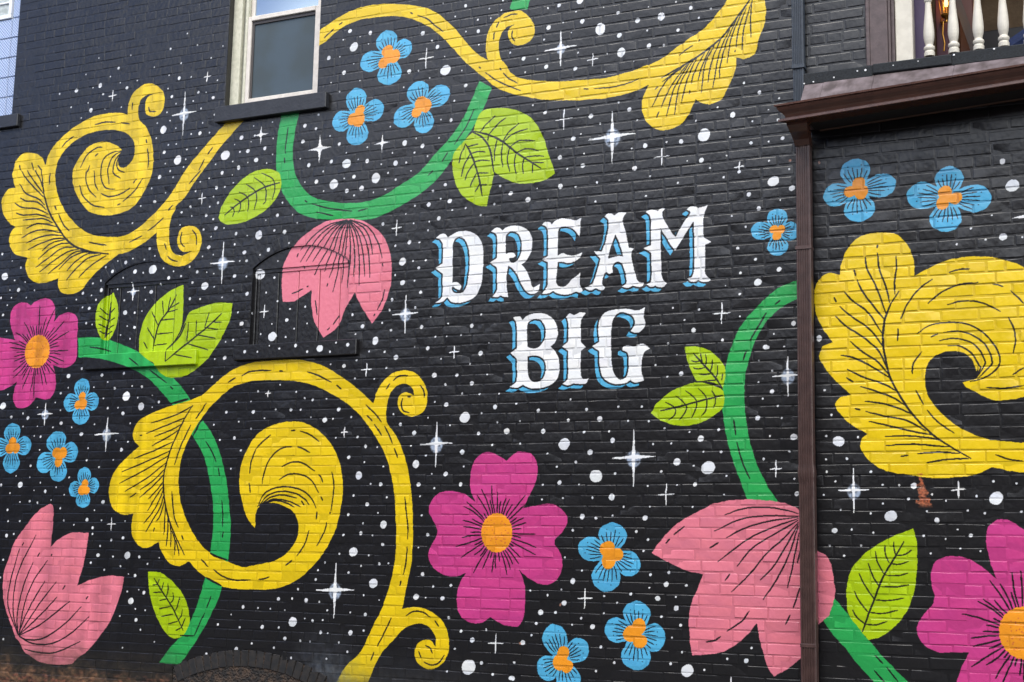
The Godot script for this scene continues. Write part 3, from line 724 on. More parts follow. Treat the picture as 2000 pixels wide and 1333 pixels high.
	ink(8.2, [3251,4062,3389,4018,3594,3976])
	ink(8.2, [3292,3998,3440,3956])
	ink(8.0, [3642,3973,3720,3985])
	ink(7.7, [4198,4179,4242,4211])
	ink(9.1, [1269,3101,1371,3086,1480,3057])
	ink(8.8, [1664,2999,1761,2936])
	ink(8.7, [1861,2903,2030,2795])
	ink(8.6, [2062,2770,2093,2745])
	ink(8.3, [2417,2353,2473,2282,2523,2197])
	ink(8.2, [2543,2160,2558,2095])
	ink(8.1, [2586,1925,2599,1845,2606,1732])
	ink(8.1, [2613,1700,2608,1655])
	ink(8.0, [2536,1241,2499,1155])
	ink(8.0, [2487,1123,2450,1050,2405,958])
	ink(8.0, [2405,958,2275,954])
	ink(7.9, [6636,3119,6672,3145])
	ink(8.0, [6479,2902,6527,2981,6584,3073])
	ink(8.0, [6454,2839,6434,2781])
	ink(7.9, [6373,2420,6386,2321])
	ink(7.9, [6391,2282,6425,2157,6471,2056])
	ink(7.2, [7189,1049,7234,1002])
	ink(7.1, [7255,985,7317,905])
	ink(7.2, [7183,964,7239,901])
	ink(8.0, [3559,3918,3394,3889,3257,3806,3180,3718])
	ink(8.2, [3164,3700,3153,3671])
	ink(8.0, [3559,3915,3417,3878,3302,3793,3184,3632])
	ink(8.0, [3559,3913,3439,3867,3335,3772,3233,3633])
	ink(8.0, [3559,3913,3461,3856,3379,3749,3288,3625])
	ink(8.0, [3563,3913,3482,3844,3413,3709,3323,3575])
	ink(8.0, [3563,3913,3494,3834,3447,3688,3383,3552])
	ink(8.0, [3563,3911,3516,3814,3490,3666,3423,3503])
	ink(8.0, [3565,3911,3539,3774,3513,3627,3459,3398])
	ink(8.0, [3567,3911,3556,3754,3546,3606,3531,3459])
	ink(8.0, [3569,3910,3587,3770,3592,3640,3577,3419])
	ink(8.0, [3571,3910,3613,3768,3629,3637,3627,3498])
	ink(8.0, [3573,3912,3639,3785,3667,3616,3675,3431])
	ink(8.0, [3575,3912,3654,3802,3697,3660,3717,3492])
	ink(8.0, [3578,3911,3685,3809,3737,3684,3761,3480])
	ink(8.0, [3580,3913,3694,3846,3750,3757,3776,3645])
	ink(8.0, [3582,3915,3726,3852,3814,3734,3855,3611])
	ink(8.1, [3213,3602,3219,3583])
	ink(7.8, [3856,3579,3864,3554])
	ink(8.0, [3414,3466,3407,3439])
	ink(8.1, [3298,3530,3323,3575])
	ink(8.2, [3108,3407,3210,3438])
	ink(8.1, [3237,3448,3250,3457])
	ink(8.0, [3314,3347,3336,3239])
	ink(7.9, [3525,3228,3470,3162])
	ink(7.9, [3444,3141,3424,3123])
	ink(7.8, [3881,3390,3866,3318,3827,3248])
	ink(7.8, [3813,3221,3801,3204])
	ink(8.9, [751,894,627,1107,629,1282,701,1547])
	ink(8.9, [751,894,682,1070,695,1342,859,1657])
	ink(8.9, [751,894,725,1033,767,1266,847,1447])
	ink(8.9, [754,894,793,1131,866,1307,993,1465])
	ink(8.9, [754,894,792,1006,880,1163,981,1310])
	ink(8.9, [755,894,843,1008,957,1156,1095,1308])
	ink(8.9, [756,894,895,1000,1001,1090,1112,1194])
	ink(8.9, [758,891,949,974,1092,1065,1240,1165])
	ink(8.9, [758,890,831,864,995,880,1199,993,1354,1130])
	ink(8.9, [759,885,898,838,1087,846,1255,920,1434,1058])
	ink(8.8, [825,792,967,775,1130,782,1364,873])
	ink(9.0, [725,1572,742,1597])
	ink(8.9, [888,1487,908,1521])
	ink(8.9, [1021,1499,1033,1514])
	ink(8.7, [1157,1248,1183,1282])
	ink(8.6, [1393,1184,1413,1208])
	ink(7.4, [6763,1850,6654,1876,6524,1887,6413,1873,6313,1838])
	ink(7.4, [6763,1832,6567,1836,6413,1814,6245,1740])
	ink(7.4, [6763,1830,6566,1799,6423,1755,6320,1700])
	ink(7.4, [6763,1821,6610,1767,6467,1702,6267,1557])
	ink(7.4, [6763,1811,6631,1735,6477,1638,6385,1530])
	ink(7.4, [6763,1800,6663,1694,6564,1608,6476,1500,6352,1378])
	ink(7.4, [6762,1790,6695,1673,6607,1534,6527,1454])
	ink(7.4, [6762,1779,6704,1610,6628,1461,6543,1338])
	ink(7.4, [6765,1737,6725,1547,6691,1411])
	ink(7.4, [6771,1632,6752,1558])
	ink(7.3, [6768,1423,6724,1297])
	ink(7.3, [6707,1258,6676,1199])
	ink(7.5, [6460,1273,6419,1214,6320,1145])
	ink(7.6, [6284,1114,6248,1091,6192,1078])
	ink(7.8, [6060,1770,5989,1715])
	ink(7.9, [5966,1690,5937,1662])
	ink(7.7, [6273,1674,6219,1639])
	ink(7.6, [6344,1486,6311,1445])
	ink(10.6, [2480,4046,2637,4142,2809,4221,2965,4250])
	ink(7.5, [2732,4311,2832,4233,2846,4122,2823,4097])
	ink(7.4, [2794,4339,2901,4281,2921,4197,2901,4124])
	ink(7.5, [2661,4270,2745,4207,2765,4143,2746,4063])
	ink(7.5, [2600,4214,2675,4172,2695,4109,2687,4055])
	ink(7.5, [2563,4162,2613,4137,2624,4088,2602,4049])
	ink(7.5, [2525,4104,2558,4094,2568,4065,2554,4025])
	ink(10.7, [4535,4463,4663,4420,4773,4359,4875,4272,5063,4140])
	ink(10.7, [4536,4457,4622,4402,4679,4306,4710,4151])
	ink(10.7, [4485,4379,4531,4303,4580,4177,4610,4073,4625,3989])
	ink(8.0, [4600,4449,4647,4501,4714,4551])
	ink(7.9, [4663,4420,4729,4485,4796,4528])
	ink(7.9, [4773,4359,4812,4418,4891,4475])
	ink(7.9, [4773,4353,4852,4407,4959,4429])
	ink(7.8, [4827,4315,4894,4352,5013,4339])
	ink(7.8, [4875,4272,4948,4290,5041,4267])
	ink(7.8, [4936,4228,5002,4234,5081,4223])
	ink(7.7, [4996,4191,5082,4178])
	ink(7.9, [4663,4416,4657,4379])
	ink(7.9, [4731,4389,4713,4290,4715,4227])
	ink(7.9, [4773,4353,4764,4272,4777,4176])
	ink(7.8, [4827,4315,4809,4229,4831,4139])
	ink(7.8, [4875,4272,4863,4211,4875,4124])
	ink(7.8, [4936,4228,4924,4179,4931,4116])
	ink(7.7, [5000,4190,4997,4116])
	ink(8.0, [4531,4303,4597,4309,4645,4300])
	ink(8.0, [4551,4237,4612,4244,4678,4233])
	ink(7.9, [4580,4158,4669,4149])
	ink(7.9, [4603,4073,4661,4068])
	ink(8.0, [4500,4352,4589,4363])
	ink(8.0, [4485,4372,4453,4293,4440,4243])
	ink(8.0, [4529,4300,4482,4225,4461,4145])
	ink(8.0, [4558,4230,4511,4171,4492,4116])
	ink(7.9, [4580,4158,4541,4092,4534,4067])
	ink(7.9, [4605,4080,4570,4026])
	ink(11.1, [1445,3450,1437,3331,1415,3163])
	ink(10.7, [2079,3467,2012,3354,1926,3248,1881,3058])
	ink(10.4, [2502,3298,2417,3229,2197,3085,2006,2957])
	ink(10.6, [2178,3242,2127,3142,2008,3046])
	ink(8.0, [1342,3406,1427,3345])
	ink(7.9, [1339,3343,1427,3303])
	ink(7.9, [1340,3280,1421,3247])
	ink(7.9, [1352,3223,1418,3198])
	ink(7.9, [1493,3398,1436,3345])
	ink(7.9, [1499,3320,1431,3289])
	ink(7.9, [1495,3264,1427,3233])
	ink(7.9, [1481,3216,1422,3191])
	ink(7.6, [2109,3403,2028,3367])
	ink(7.6, [2096,3352,1996,3334])
	ink(7.6, [2075,3281,1933,3276])
	ink(7.6, [2058,3176,1907,3170])
	ink(7.6, [2013,3093,1896,3085])
	ink(7.6, [2022,3449,2003,3354])
	ink(7.7, [1947,3426,1964,3315])
	ink(7.7, [1851,3349,1919,3235])
	ink(7.7, [1817,3227,1893,3126])
	ink(7.7, [1791,3118,1830,3061])
	ink(7.5, [2387,3312,2354,3199])
	ink(7.5, [2276,3257,2275,3149])
	ink(7.5, [2202,3247,2196,3098])
	ink(7.4, [2506,3231,2433,3235])
	ink(7.4, [2477,3179,2354,3199])
	ink(7.4, [2457,3113,2275,3149])
	ink(7.4, [2397,3028,2205,3084])
	ink(7.5, [2254,2974,2086,3008])
	ink(7.6, [2006,2957,2009,3039])
	ink(9.0, [6116,2842,6186,2763,6259,2680,6303,2615])
	ink(8.8, [6303,2615,6235,2649,6144,2662])
	ink(9.1, [5903,2485,6003,2504,6136,2533,6307,2571])
	ink(6.5, [6161,2840,6178,2779])
	ink(6.5, [6198,2831,6202,2786,6190,2747])
	ink(6.5, [6239,2797,6235,2745,6227,2721])
	ink(6.5, [6274,2759,6272,2712,6263,2680])
	ink(6.4, [6304,2706,6300,2663])
	ink(6.5, [6103,2795,6136,2785,6170,2796])
	ink(6.5, [6116,2750,6145,2741,6190,2747])
	ink(6.5, [6149,2710,6186,2703,6231,2709])
	ink(6.5, [6186,2665,6267,2664])
	ink(6.6, [5937,2538,5987,2509,6003,2484,5991,2449,5953,2425])
	ink(6.6, [6003,2577,6053,2535,6074,2502,6053,2455,6024,2424])
	ink(6.5, [6066,2607,6119,2565,6140,2525,6123,2469,6103,2434])
	ink(6.5, [6148,2619,6193,2571,6205,2531,6193,2475,6168,2444])
	ink(6.4, [6234,2601,6255,2569,6258,2529,6242,2490])
	ink(9.3, [2016,1355,2104,1256,2192,1158,2307,990])
	ink(7.2, [2068,1352,2052,1310])
	ink(7.2, [2108,1330,2094,1265])
	ink(7.2, [2148,1321,2150,1266,2139,1225])
	ink(7.2, [2199,1259,2201,1204,2179,1180])
	ink(7.1, [2260,1229,2244,1160,2220,1123])
	ink(7.1, [2291,1139,2282,1098,2256,1060])
	ink(7.1, [2318,1081,2288,1012])
	ink(7.3, [2007,1307,2052,1308])
	ink(7.2, [2017,1253,2095,1256])
	ink(7.2, [2080,1196,2143,1209])
	ink(7.2, [2078,1136,2181,1158])
	ink(7.2, [2099,1082,2213,1104])
	ink(7.1, [2167,1030,2257,1056])
	ink(7.1, [2239,987,2294,1012])
	ink(8.6, [7369,1696,7320,1612,7253,1502,7192,1359,7143,1234,7122,1176])
	ink(6.4, [7410,1646,7371,1620,7320,1612])
	ink(6.4, [7391,1581,7341,1565,7287,1568])
	ink(6.4, [7386,1516,7332,1500,7253,1502])
	ink(6.4, [7391,1450,7316,1436,7223,1436])
	ink(6.4, [7361,1375,7278,1358,7192,1360])
	ink(6.4, [7324,1305,7248,1285,7162,1285])
	ink(6.4, [7265,1242,7204,1219,7139,1220])
	ink(6.5, [7312,1695,7311,1652,7320,1612])
	ink(6.5, [7261,1673,7263,1615,7283,1571])
	ink(6.6, [7204,1635,7219,1570,7253,1505])
	ink(6.6, [7164,1565,7188,1497,7223,1436])
	ink(6.6, [7110,1506,7143,1437,7192,1362])
	ink(6.6, [7081,1406,7112,1342,7158,1289])
	ink(6.6, [7068,1300,7096,1254,7139,1220])
	ink(9.7, [7376,3156,7327,3078,7295,3003,7278,2912,7280,2821,7306,2664,7316,2637,7372,2523,7441,2416,7538,2310,7649,2228,7751,2164])
	ink(8.3, [7365,3369,7365,3292,7352,3215,7352,3138])
	ink(8.4, [7258,3396,7265,3299,7300,3188,7323,3086])
	ink(8.4, [7184,3378,7194,3304,7248,3183,7299,3019])
	ink(8.4, [7133,3242,7165,3166,7230,3069,7291,2988])
	ink(8.5, [7056,3172,7104,3115,7192,3040,7275,2905])
	ink(8.5, [7027,3084,7094,3022,7198,2940,7277,2829])
	ink(8.5, [7001,3029,7055,2970,7167,2887,7254,2799,7296,2699])
	ink(8.4, [7084,2870,7157,2803,7245,2739,7306,2659])
	ink(8.4, [7029,2790,7112,2767,7200,2718,7305,2645])
	ink(8.4, [7259,3445,7255,3424])
	ink(8.5, [7117,3305,7126,3265])
	ink(8.5, [6994,3143,7009,3111])
	ink(8.3, [7065,2704,7162,2650,7271,2609,7344,2565])
	ink(8.3, [7140,2596,7234,2564,7328,2524,7396,2477])
	ink(8.2, [7166,2508,7269,2492,7363,2459,7434,2424])
	ink(8.2, [7168,2449,7267,2420,7397,2391,7510,2326])
	ink(8.2, [7182,2390,7302,2360,7424,2327,7545,2303])
	ink(8.1, [7275,2299,7395,2300,7509,2289,7594,2269])
	ink(8.1, [7278,2244,7394,2252,7522,2244,7635,2232])
	ink(8.0, [7457,2196,7585,2203,7690,2194])
	ink(7.9, [7505,2142,7605,2160,7737,2165])
	ink(8.3, [7106,2466,7139,2458])
	ink(8.3, [7057,2653,7101,2624])
	ink(8.0, [7360,2182,7403,2188])
	ink(7.4, [7571,3217,7490,3160,7422,3073,7383,2987])
	ink(7.4, [7661,3248,7715,3261,7779,3262])
	ink(7.4, [7538,3070,7611,3130,7705,3169,7822,3178])
	ink(7.2, [7899,3165,7930,3158,7957,3144])
	ink(7.1, [7997,3119,8037,3073,8063,3042])
	ink(7.3, [7645,3056,7717,3073,7801,3069,7870,3042,7938,3001])
	ink(7.1, [7978,2966,8003,2905,8011,2831,7997,2759])
	ink(7.4, [7472,2895,7542,2941,7642,2954,7727,2946,7810,2908,7884,2830,7922,2747,7913,2682,7842,2626,7758,2604])
	ink(7.3, [7548,2872,7590,2891])
	ink(7.3, [7619,2897,7711,2898,7794,2864,7855,2802,7883,2712,7865,2684,7800,2620])
	ink(7.3, [7596,2848,7668,2859,7752,2840,7813,2789,7845,2714,7838,2692,7790,2620])
	ink(7.3, [7642,2817,7709,2812,7770,2769,7813,2693,7820,2685,7787,2620])
	ink(7.5, [7366,2935,7362,2859])
	ink(7.4, [7498,2790,7457,2737,7441,2700,7440,2659])
	ink(7.3, [7456,2565,7497,2480])
	ink(7.3, [7516,2450,7569,2383,7665,2309])
	ink(7.0, [7882,2185,7949,2159,8030,2147])
	ink(7.1, [7844,2568,7943,2560,8046,2571])
	ink(7.0, [7987,2635,8049,2673])
	ink(10.5, [2284,2620,2214,2522,2111,2315,2059,2145,2056,2013,2093,1854,2166,1700,2282,1526])
	ink(8.4, [2284,2615,2130,2552,1903,2496])
	ink(8.4, [2225,2531,2053,2478,1866,2419])
	ink(8.4, [2194,2484,2091,2439,1946,2396])
	ink(8.5, [2162,2438,2059,2382,1927,2327])
	ink(8.5, [2120,2353,1948,2289,1766,2234])
	ink(8.5, [2102,2287,1893,2213,1658,2134])
	ink(8.5, [2081,2249,1874,2147,1641,2048])
	ink(8.4, [2072,2202,1903,2090,1700,1988])
	ink(8.4, [2064,2155,1963,2070,1838,2000])
	ink(8.4, [2061,2117,1966,2033,1842,1943])
	ink(8.4, [2058,2070,2004,2004,1920,1929])
	ink(8.4, [2058,2032,1985,1938,1921,1844])
	ink(8.4, [2058,2004,2022,1919,1958,1820,1892,1753])
	ink(8.4, [2063,1966,2037,1873,1984,1792,1914,1688])
	ink(8.4, [2074,1929,2041,1811,2009,1768])
	ink(8.4, [2083,1882,2084,1783,2086,1671])
	ink(8.3, [2112,1811,2119,1700,2112,1588])
	ink(8.3, [2133,1755,2150,1672,2151,1584])
	ink(8.3, [2154,1700,2189,1626,2190,1525])
	ink(8.3, [2194,1635,2221,1571,2233,1521])
	ink(8.6, [1807,2406,1829,2408])
	ink(8.5, [1809,1976,1746,1943])
	ink(8.4, [1995,1722,1985,1693])
	ink(9.4, [2404,2635,2362,2575,2314,2518])
	ink(9.4, [2276,2478,2224,2380,2183,2295,2146,2182])
	ink(9.4, [2134,1990,2145,1910,2158,1854,2178,1784,2213,1724])
	ink(9.3, [2249,1669,2263,1636])
	ink(9.1, [2432,1499,2497,1448])
	ink(9.1, [2543,1429,2630,1383,2731,1359,2873,1365])
	ink(8.8, [2938,1369,2981,1374,3029,1390])
	ink(8.7, [3158,1471,3212,1509])
	ink(8.7, [3248,1536,3310,1624,3340,1717])
	ink(8.6, [3407,1608,3463,1705,3482,1771])
	ink(8.6, [3508,1846,3504,1828])
	ink(8.7, [3399,1845,3396,1792])
	ink(9.3, [2590,2780,2656,2813])
	ink(9.3, [2706,2823,2766,2849,2833,2856,2900,2856,2966,2855])
	ink(9.1, [3033,2846,3065,2845])
	ink(9.0, [3267,2833,3348,2809,3478,2749])
	ink(8.8, [3516,2730,3559,2697])
	ink(8.6, [3761,2583,3829,2528,3893,2460])
	ink(8.5, [3914,2433,3957,2366,3984,2309])
	ink(8.4, [4000,2278,4030,2212])
	ink(8.6, [3774,2510,3819,2468])
	ink(8.5, [3834,2446,3875,2399,3896,2367])
	ink(8.3, [4094,1948,4106,1852,4122,1755,4125,1665])
	ink(8.2, [4122,1618,4116,1508,4097,1427])
	ink(8.2, [4083,1389,4074,1356])
	ink(8.2, [4019,1144,3975,1057,3915,949])
	ink(8.2, [3892,911,3869,855])
	ink(9.1, [2865,2295,2917,2340,2986,2389])
	ink(8.9, [3153,2413,3190,2417])
	ink(8.9, [3228,2412,3315,2383,3394,2332])
	ink(8.9, [3167,2301,3083,2291,2989,2220,2941,2111,2931,2038])
	ink(8.9, [3214,2300,3267,2284,3323,2256])
	ink(8.9, [3090,2160,3175,2191,3261,2185,3370,2126])
	ink(8.7, [3400,2104,3425,2077,3438,2047])
	ink(8.9, [3071,2067,3147,2105,3243,2105,3341,2064,3408,1975])
	ink(8.7, [3425,1952,3442,1921])
	ink(8.7, [3508,2121,3528,2036,3513,1849])
	ink(9.0, [2899,1875,2949,1966,3044,2011,3152,2018,3270,1993,3347,1939,3392,1868])
	ink(8.9, [2910,1884,2982,1957,3099,1986,3218,1970,3295,1930,3333,1890])
	ink(8.9, [2915,1885,3004,1943,3101,1961,3230,1939])
	ink(8.9, [2915,1880,3027,1930,3157,1917,3265,1877])
	ink(8.8, [3263,1921,3291,1890])
	ink(8.9, [2921,1875,3027,1921,3125,1910,3212,1876])
	ink(9.0, [2818,2048,2833,1975])
	ink(9.1, [2818,2112,2826,2194,2865,2295])
	ink(8.5, [3920,2685,3949,2724])
	ink(8.5, [3973,2745,4022,2775,4093,2775])
	ink(8.4, [4186,2704,4215,2667,4222,2618])
	ink(8.4, [4088,2631,4118,2628])
	ink(8.5, [4053,2619,4044,2575,4061,2535,4111,2516])
	ink(8.1, [4128,1161,4185,1190,4253,1188,4313,1157])
	ink(8.0, [4345,1138,4378,1098])
	ink(8.0, [4279,974,4317,959,4335,923])
	ink(8.0, [4232,935,4253,890])
	ink(8.0, [4272,867,4330,849,4386,868,4423,919])
	flower(3862, 5091, [3813,5292,175,4035,5168,145,3865,4885,201,3618,5072,159], [3840,5138,38,3901,5091,40,3811,5055,35,3857,5092,38])
	flower(3608, 4673, [3583,4891,172,3825,4728,164,3616,4464,183,3400,4650,159], [3629,4721,33,3619,4658,46,3571,4663,36])
	flower(4131, 4690, [4078,4873,180,4349,4784,156,4173,4492,159,3917,4594,160], [4125,4716,39,4166,4691,41,4096,4652,34])
	flower(7148, 3793, [7129,3985,182,7374,3815,147,7163,3596,186,6943,3761,147], [7155,3832,33,7170,3775,35,7106,3785,31])
	flower(7671, 3693, [7684,3881,165,7909,3667,166,7640,3494,183,7440,3738,166], [7654,3729,33,7711,3689,31,7638,3665,31])
	flower(6653, 3573, [6659,3718,131,6788,3570,121,6660,3423,131,6493,3598,117], [6634,3591,22,6681,3587,22,6653,3549,24])
	flower(1223, 2674, [1213,2856,155,1390,2679,144,1225,2501,168,1046,2674,144], [1225,2719,28,1237,2659,34,1186,2655,28])
	flower(551, 2339, [529,2523,171,742,2351,151,551,2137,173,337,2337,151], [548,2379,32,526,2329,37,592,2328,32])
	flower(1029, 2262, [974,2446,199,1216,2304,163,1046,2067,169,819,2180,163], [1008,2287,36,1072,2286,34,1033,2218,34])
	flower(1304, 2015, [1291,2171,133,1444,2044,118,1298,1867,145,1157,2001,122], [1308,2044,28,1286,2001,33,1330,1996,26])
	flower(5577, 1589, [5598,1784,192,5767,1502,158,5529,1362,192,5362,1641,155], [5555,1624,41,5615,1589,37,5564,1549,41])
	flower(5752, 1109, [5751,1306,179,5934,1078,174,5745,891,191,5543,1135,154], [5764,1152,40,5711,1107,40,5773,1063,36])
	flower(5256, 927, [5174,1139,170,5426,1033,149,5327,743,170,5095,836,157], [5264,970,35,5239,914,41,5291,889,33])
	big_heart(736, 3091, 124, 129, 93, 269)
	big_heart(4785, 1715, 109, 124, 79, 253)
	big_heart(7995, 1204, 125, 138, 81, 283)
	letter([[4278,3726,4278,3726,4312,3749,4347,3748,4371,3722,4371,3722,4409,3743,4464,3758,4526,3752,4588,3723,4630,3666,4642,3597,4643,3448,4626,3357,4591,3297,4531,3268,4463,3259,4408,3271,4376,3304,4376,3304,4350,3279,4319,3270,4287,3272,4287,3272,4325,3295,4338,3325,4337,3469,4337,3469,4277,3515,4277,3515,4335,3542,4335,3542,4331,3677,4313,3708], [4408,3665,4408,3665,4424,3704,4458,3718,4500,3696,4529,3637,4541,3542,4536,3443,4522,3370,4496,3332,4462,3324,4423,3336,4409,3365,4416,3377,4416,3377,4447,3356,4472,3348,4472,3348,4481,3372,4460,3399,4432,3407,4416,3401,4416,3401]])
	letter([[4698,3736,4698,3736,4729,3758,4762,3755,4783,3737,4783,3737,4809,3755,4855,3763,4909,3758,4968,3726,5002,3674,5006,3618,4991,3558,4953,3506,4927,3493,4927,3493,4960,3457,4994,3388,5014,3332,5066,3352,5066,3352,5054,3305,5015,3286,4976,3298,4936,3349,4902,3418,4861,3470,4832,3490,4832,3490,4822,3436,4824,3338,4836,3276,4836,3276,4799,3281,4779,3292,4779,3292,4759,3281,4719,3283,4719,3283,4739,3313,4751,3336,4748,3484,4748,3484,4694,3521,4694,3521,4747,3552,4747,3552,4744,3695,4730,3721], [4810,3695,4827,3719,4859,3724,4899,3706,4924,3662,4929,3600,4915,3546,4889,3517,4860,3509,4840,3523,4836,3543,4836,3543,4866,3543,4886,3554,4886,3554,4870,3574,4839,3582,4813,3572,4813,3572]])
	letter([[5072,3752,5072,3752,5098,3770,5130,3765,5146,3750,5146,3750,5176,3774,5217,3783,5263,3775,5318,3762,5336,3769,5356,3776,5356,3776,5350,3741,5350,3698,5346,3664,5342,3647,5342,3647,5319,3684,5291,3708,5246,3724,5209,3723,5193,3703,5190,3625,5191,3534,5191,3534,5230,3548,5257,3533,5303,3526,5339,3532,5366,3542,5366,3542,5348,3509,5312,3486,5267,3477,5230,3488,5192,3491,5192,3491,5186,3418,5182,3358,5196,3331,5233,3320,5260,3332,5295,3368,5331,3391,5354,3411,5354,3411,5349,3373,5350,3330,5370,3290,5370,3290,5364,3269,5364,3269,5324,3280,5270,3267,5197,3276,5160,3299,5160,3299,5133,3284,5078,3283,5078,3283,5105,3312,5118,3336,5120,3492,5120,3492,5076,3517,5076,3517,5120,3535,5120,3535,5117,3700,5103,3736]])
	letter([[5516,3770,5516,3770,5542,3788,5569,3783,5587,3771,5587,3771,5622,3791,5671,3782,5671,3782,5653,3758,5645,3725,5663,3664,5676,3603,5689,3547,5689,3547,5724,3540,5724,3540,5707,3521,5707,3483,5721,3414,5738,3355,5756,3320,5792,3313,5792,3313,5782,3289,5747,3287,5717,3297,5717,3297,5678,3283,5645,3294,5645,3294,5669,3317,5669,3351,5660,3402,5642,3445,5615,3460,5589,3453,5576,3433,5581,3391,5581,3391,5554,3386,5532,3398,5519,3386,5506,3337,5512,3311,5529,3300,5529,3300,5515,3281,5493,3282,5462,3297,5462,3297,5422,3283,5380,3307,5380,3307,5413,3313,5439,3332,5457,3374,5479,3440,5491,3490,5491,3490,5446,3543,5446,3543,5500,3536,5500,3536,5526,3598,5539,3657,5547,3708,5544,3746], [5595,3644,5595,3644,5575,3594,5558,3545,5545,3486,5545,3486,5580,3492,5620,3499,5650,3494,5650,3494,5632,3556,5615,3600]])
	letter([[5802,3775,5802,3775,5832,3787,5867,3782,5884,3773,5884,3773,5905,3789,5931,3786,5931,3786,5914,3761,5918,3727,5948,3674,5987,3608,6004,3594,6004,3594,6029,3642,6072,3705,6101,3744,6076,3769,6076,3769,6101,3783,6135,3779,6152,3771,6152,3771,6190,3776,6216,3785,6216,3785,6198,3744,6185,3703,6185,3621,6189,3575,6189,3575,6239,3542,6239,3542,6197,3529,6197,3529,6197,3430,6196,3348,6209,3322,6233,3300,6233,3300,6213,3290,6171,3294,6150,3306,6150,3306,6130,3295,6100,3299,6079,3319,6079,3319,6105,3325,6121,3353,6126,3435,6126,3551,6122,3684,6122,3684,6097,3653,6046,3574,5999,3504,5999,3504,5970,3546,5927,3617,5901,3657,5901,3657,5903,3568,5906,3451,5910,3359,5923,3317,5944,3295,5944,3295,5919,3274,5885,3278,5868,3288,5868,3288,5838,3280,5808,3300,5808,3300,5833,3311,5842,3339,5842,3456,5841,3502,5841,3502,5785,3537,5785,3537,5837,3553,5837,3553,5837,3708,5828,3751]])
	letter([[4874,3134,4874,3134,4894,3141,4927,3137,4944,3115,4944,3115,4972,3141,5024,3153,5082,3153,5147,3125,5186,3075,5199,3015,5181,2956,5150,2928,5150,2928,5188,2885,5211,2825,5212,2754,5185,2696,5122,2663,5020,2655,4955,2681,4955,2681,4916,2664,4858,2672,4858,2672,4890,2689,4909,2718,4906,2855,4906,2855,4860,2899,4860,2899,4905,2927,4905,2927,4902,3066,4892,3109], [4978,3062,4992,3103,5031,3117,5076,3105,5109,3055,5110,2996,5085,2949,5054,2924,5009,2923,4982,2936,4982,2936], [4984,2870,4984,2870,5029,2874,5080,2860,5113,2817,5114,2758,5089,2711,5045,2695,5006,2714,4988,2763]])
	letter([[5255,3119,5255,3119,5280,3141,5312,3128,5356,3143,5396,3138,5396,3138,5369,3107,5360,3078,5362,2948,5362,2948,5396,2913,5396,2913,5362,2889,5362,2889,5364,2737,5379,2707,5416,2708,5416,2708,5404,2677,5367,2672,5317,2678,5317,2678,5273,2667,5236,2677,5236,2677,5261,2694,5273,2717,5273,2893,5273,2893,5232,2924,5232,2924,5272,2952,5272,2952,5271,3082]])
	letter([[5798,3150,5798,3150,5792,3089,5801,3054,5793,3020,5763,2992,5726,2991,5702,3001,5702,3001,5720,3024,5732,3058,5714,3099,5677,3119,5628,3128,5592,3100,5574,3043,5571,2915,5576,2798,5594,2728,5631,2692,5667,2702,5685,2736,5691,2794,5685,2857,5648,2882,5648,2882,5654,2905,5690,2909,5727,2902,5751,2912,5751,2912,5787,2916,5832,2885,5832,2885,5793,2858,5781,2813,5778,2733,5794,2681,5794,2681,5752,2671,5728,2671,5704,2686,5704,2686,5668,2668,5607,2664,5546,2684,5509,2725,5493,2802,5489,2883,5489,2883,5439,2915,5439,2915,5488,2942,5488,2942,5481,3036,5493,3094,5530,3133,5591,3147,5677,3148,5750,3132]])

# ---------------------------------------------------------------- bricks
class Heap:
	var v := PackedVector3Array()
	var n := PackedVector3Array()
	var u := PackedVector2Array()
	var u2 := PackedVector2Array()
	var c := PackedColorArray()
	var i := PackedInt32Array()
	func add_to(m: ArrayMesh, mt: Material) -> void:
		if v.is_empty():
			return
		var a := []
		a.resize(Mesh.ARRAY_MAX)
		a[Mesh.ARRAY_VERTEX] = v
		a[Mesh.ARRAY_NORMAL] = n
		a[Mesh.ARRAY_TEX_UV] = u
		a[Mesh.ARRAY_TEX_UV2] = u2
		a[Mesh.ARRAY_COLOR] = c
		a[Mesh.ARRAY_INDEX] = i
		m.add_surface_from_arrays(Mesh.PRIMITIVE_TRIANGLES, a)
		m.surface_set_material(m.get_surface_count() - 1, mt)

# a brick: x, y of its middle, half sizes, turn, how far it stands out
class Brick:
	var at: Vector2
	var half: Vector2
	var turn := 0.0
	var proud := 0.0
	var rough := 1.0
	var near := 0.0

var paints: Array[Material] = []   # left sheet, right sheet, plain black

func sheet_of(x: float) -> int:
	if x < float(TX[0]) + 0.12 or x > float(TX[1]) + TW / SC - 0.12:
		return 2
	return 0 if x < SPLIT else 1

# how deep the joints lie: nearly filled with paint at the left and low down, open and black at the upper right
func joint_depth(x: float, y: float) -> float:
	var open_up := smoothstep(3.4, 6.2, x) * smoothstep(1.6, 3.4, y)
	return 0.0019 + 0.0028 * open_up + 0.0012 * broad.get_noise_2d(x * 140.0, y * 140.0)

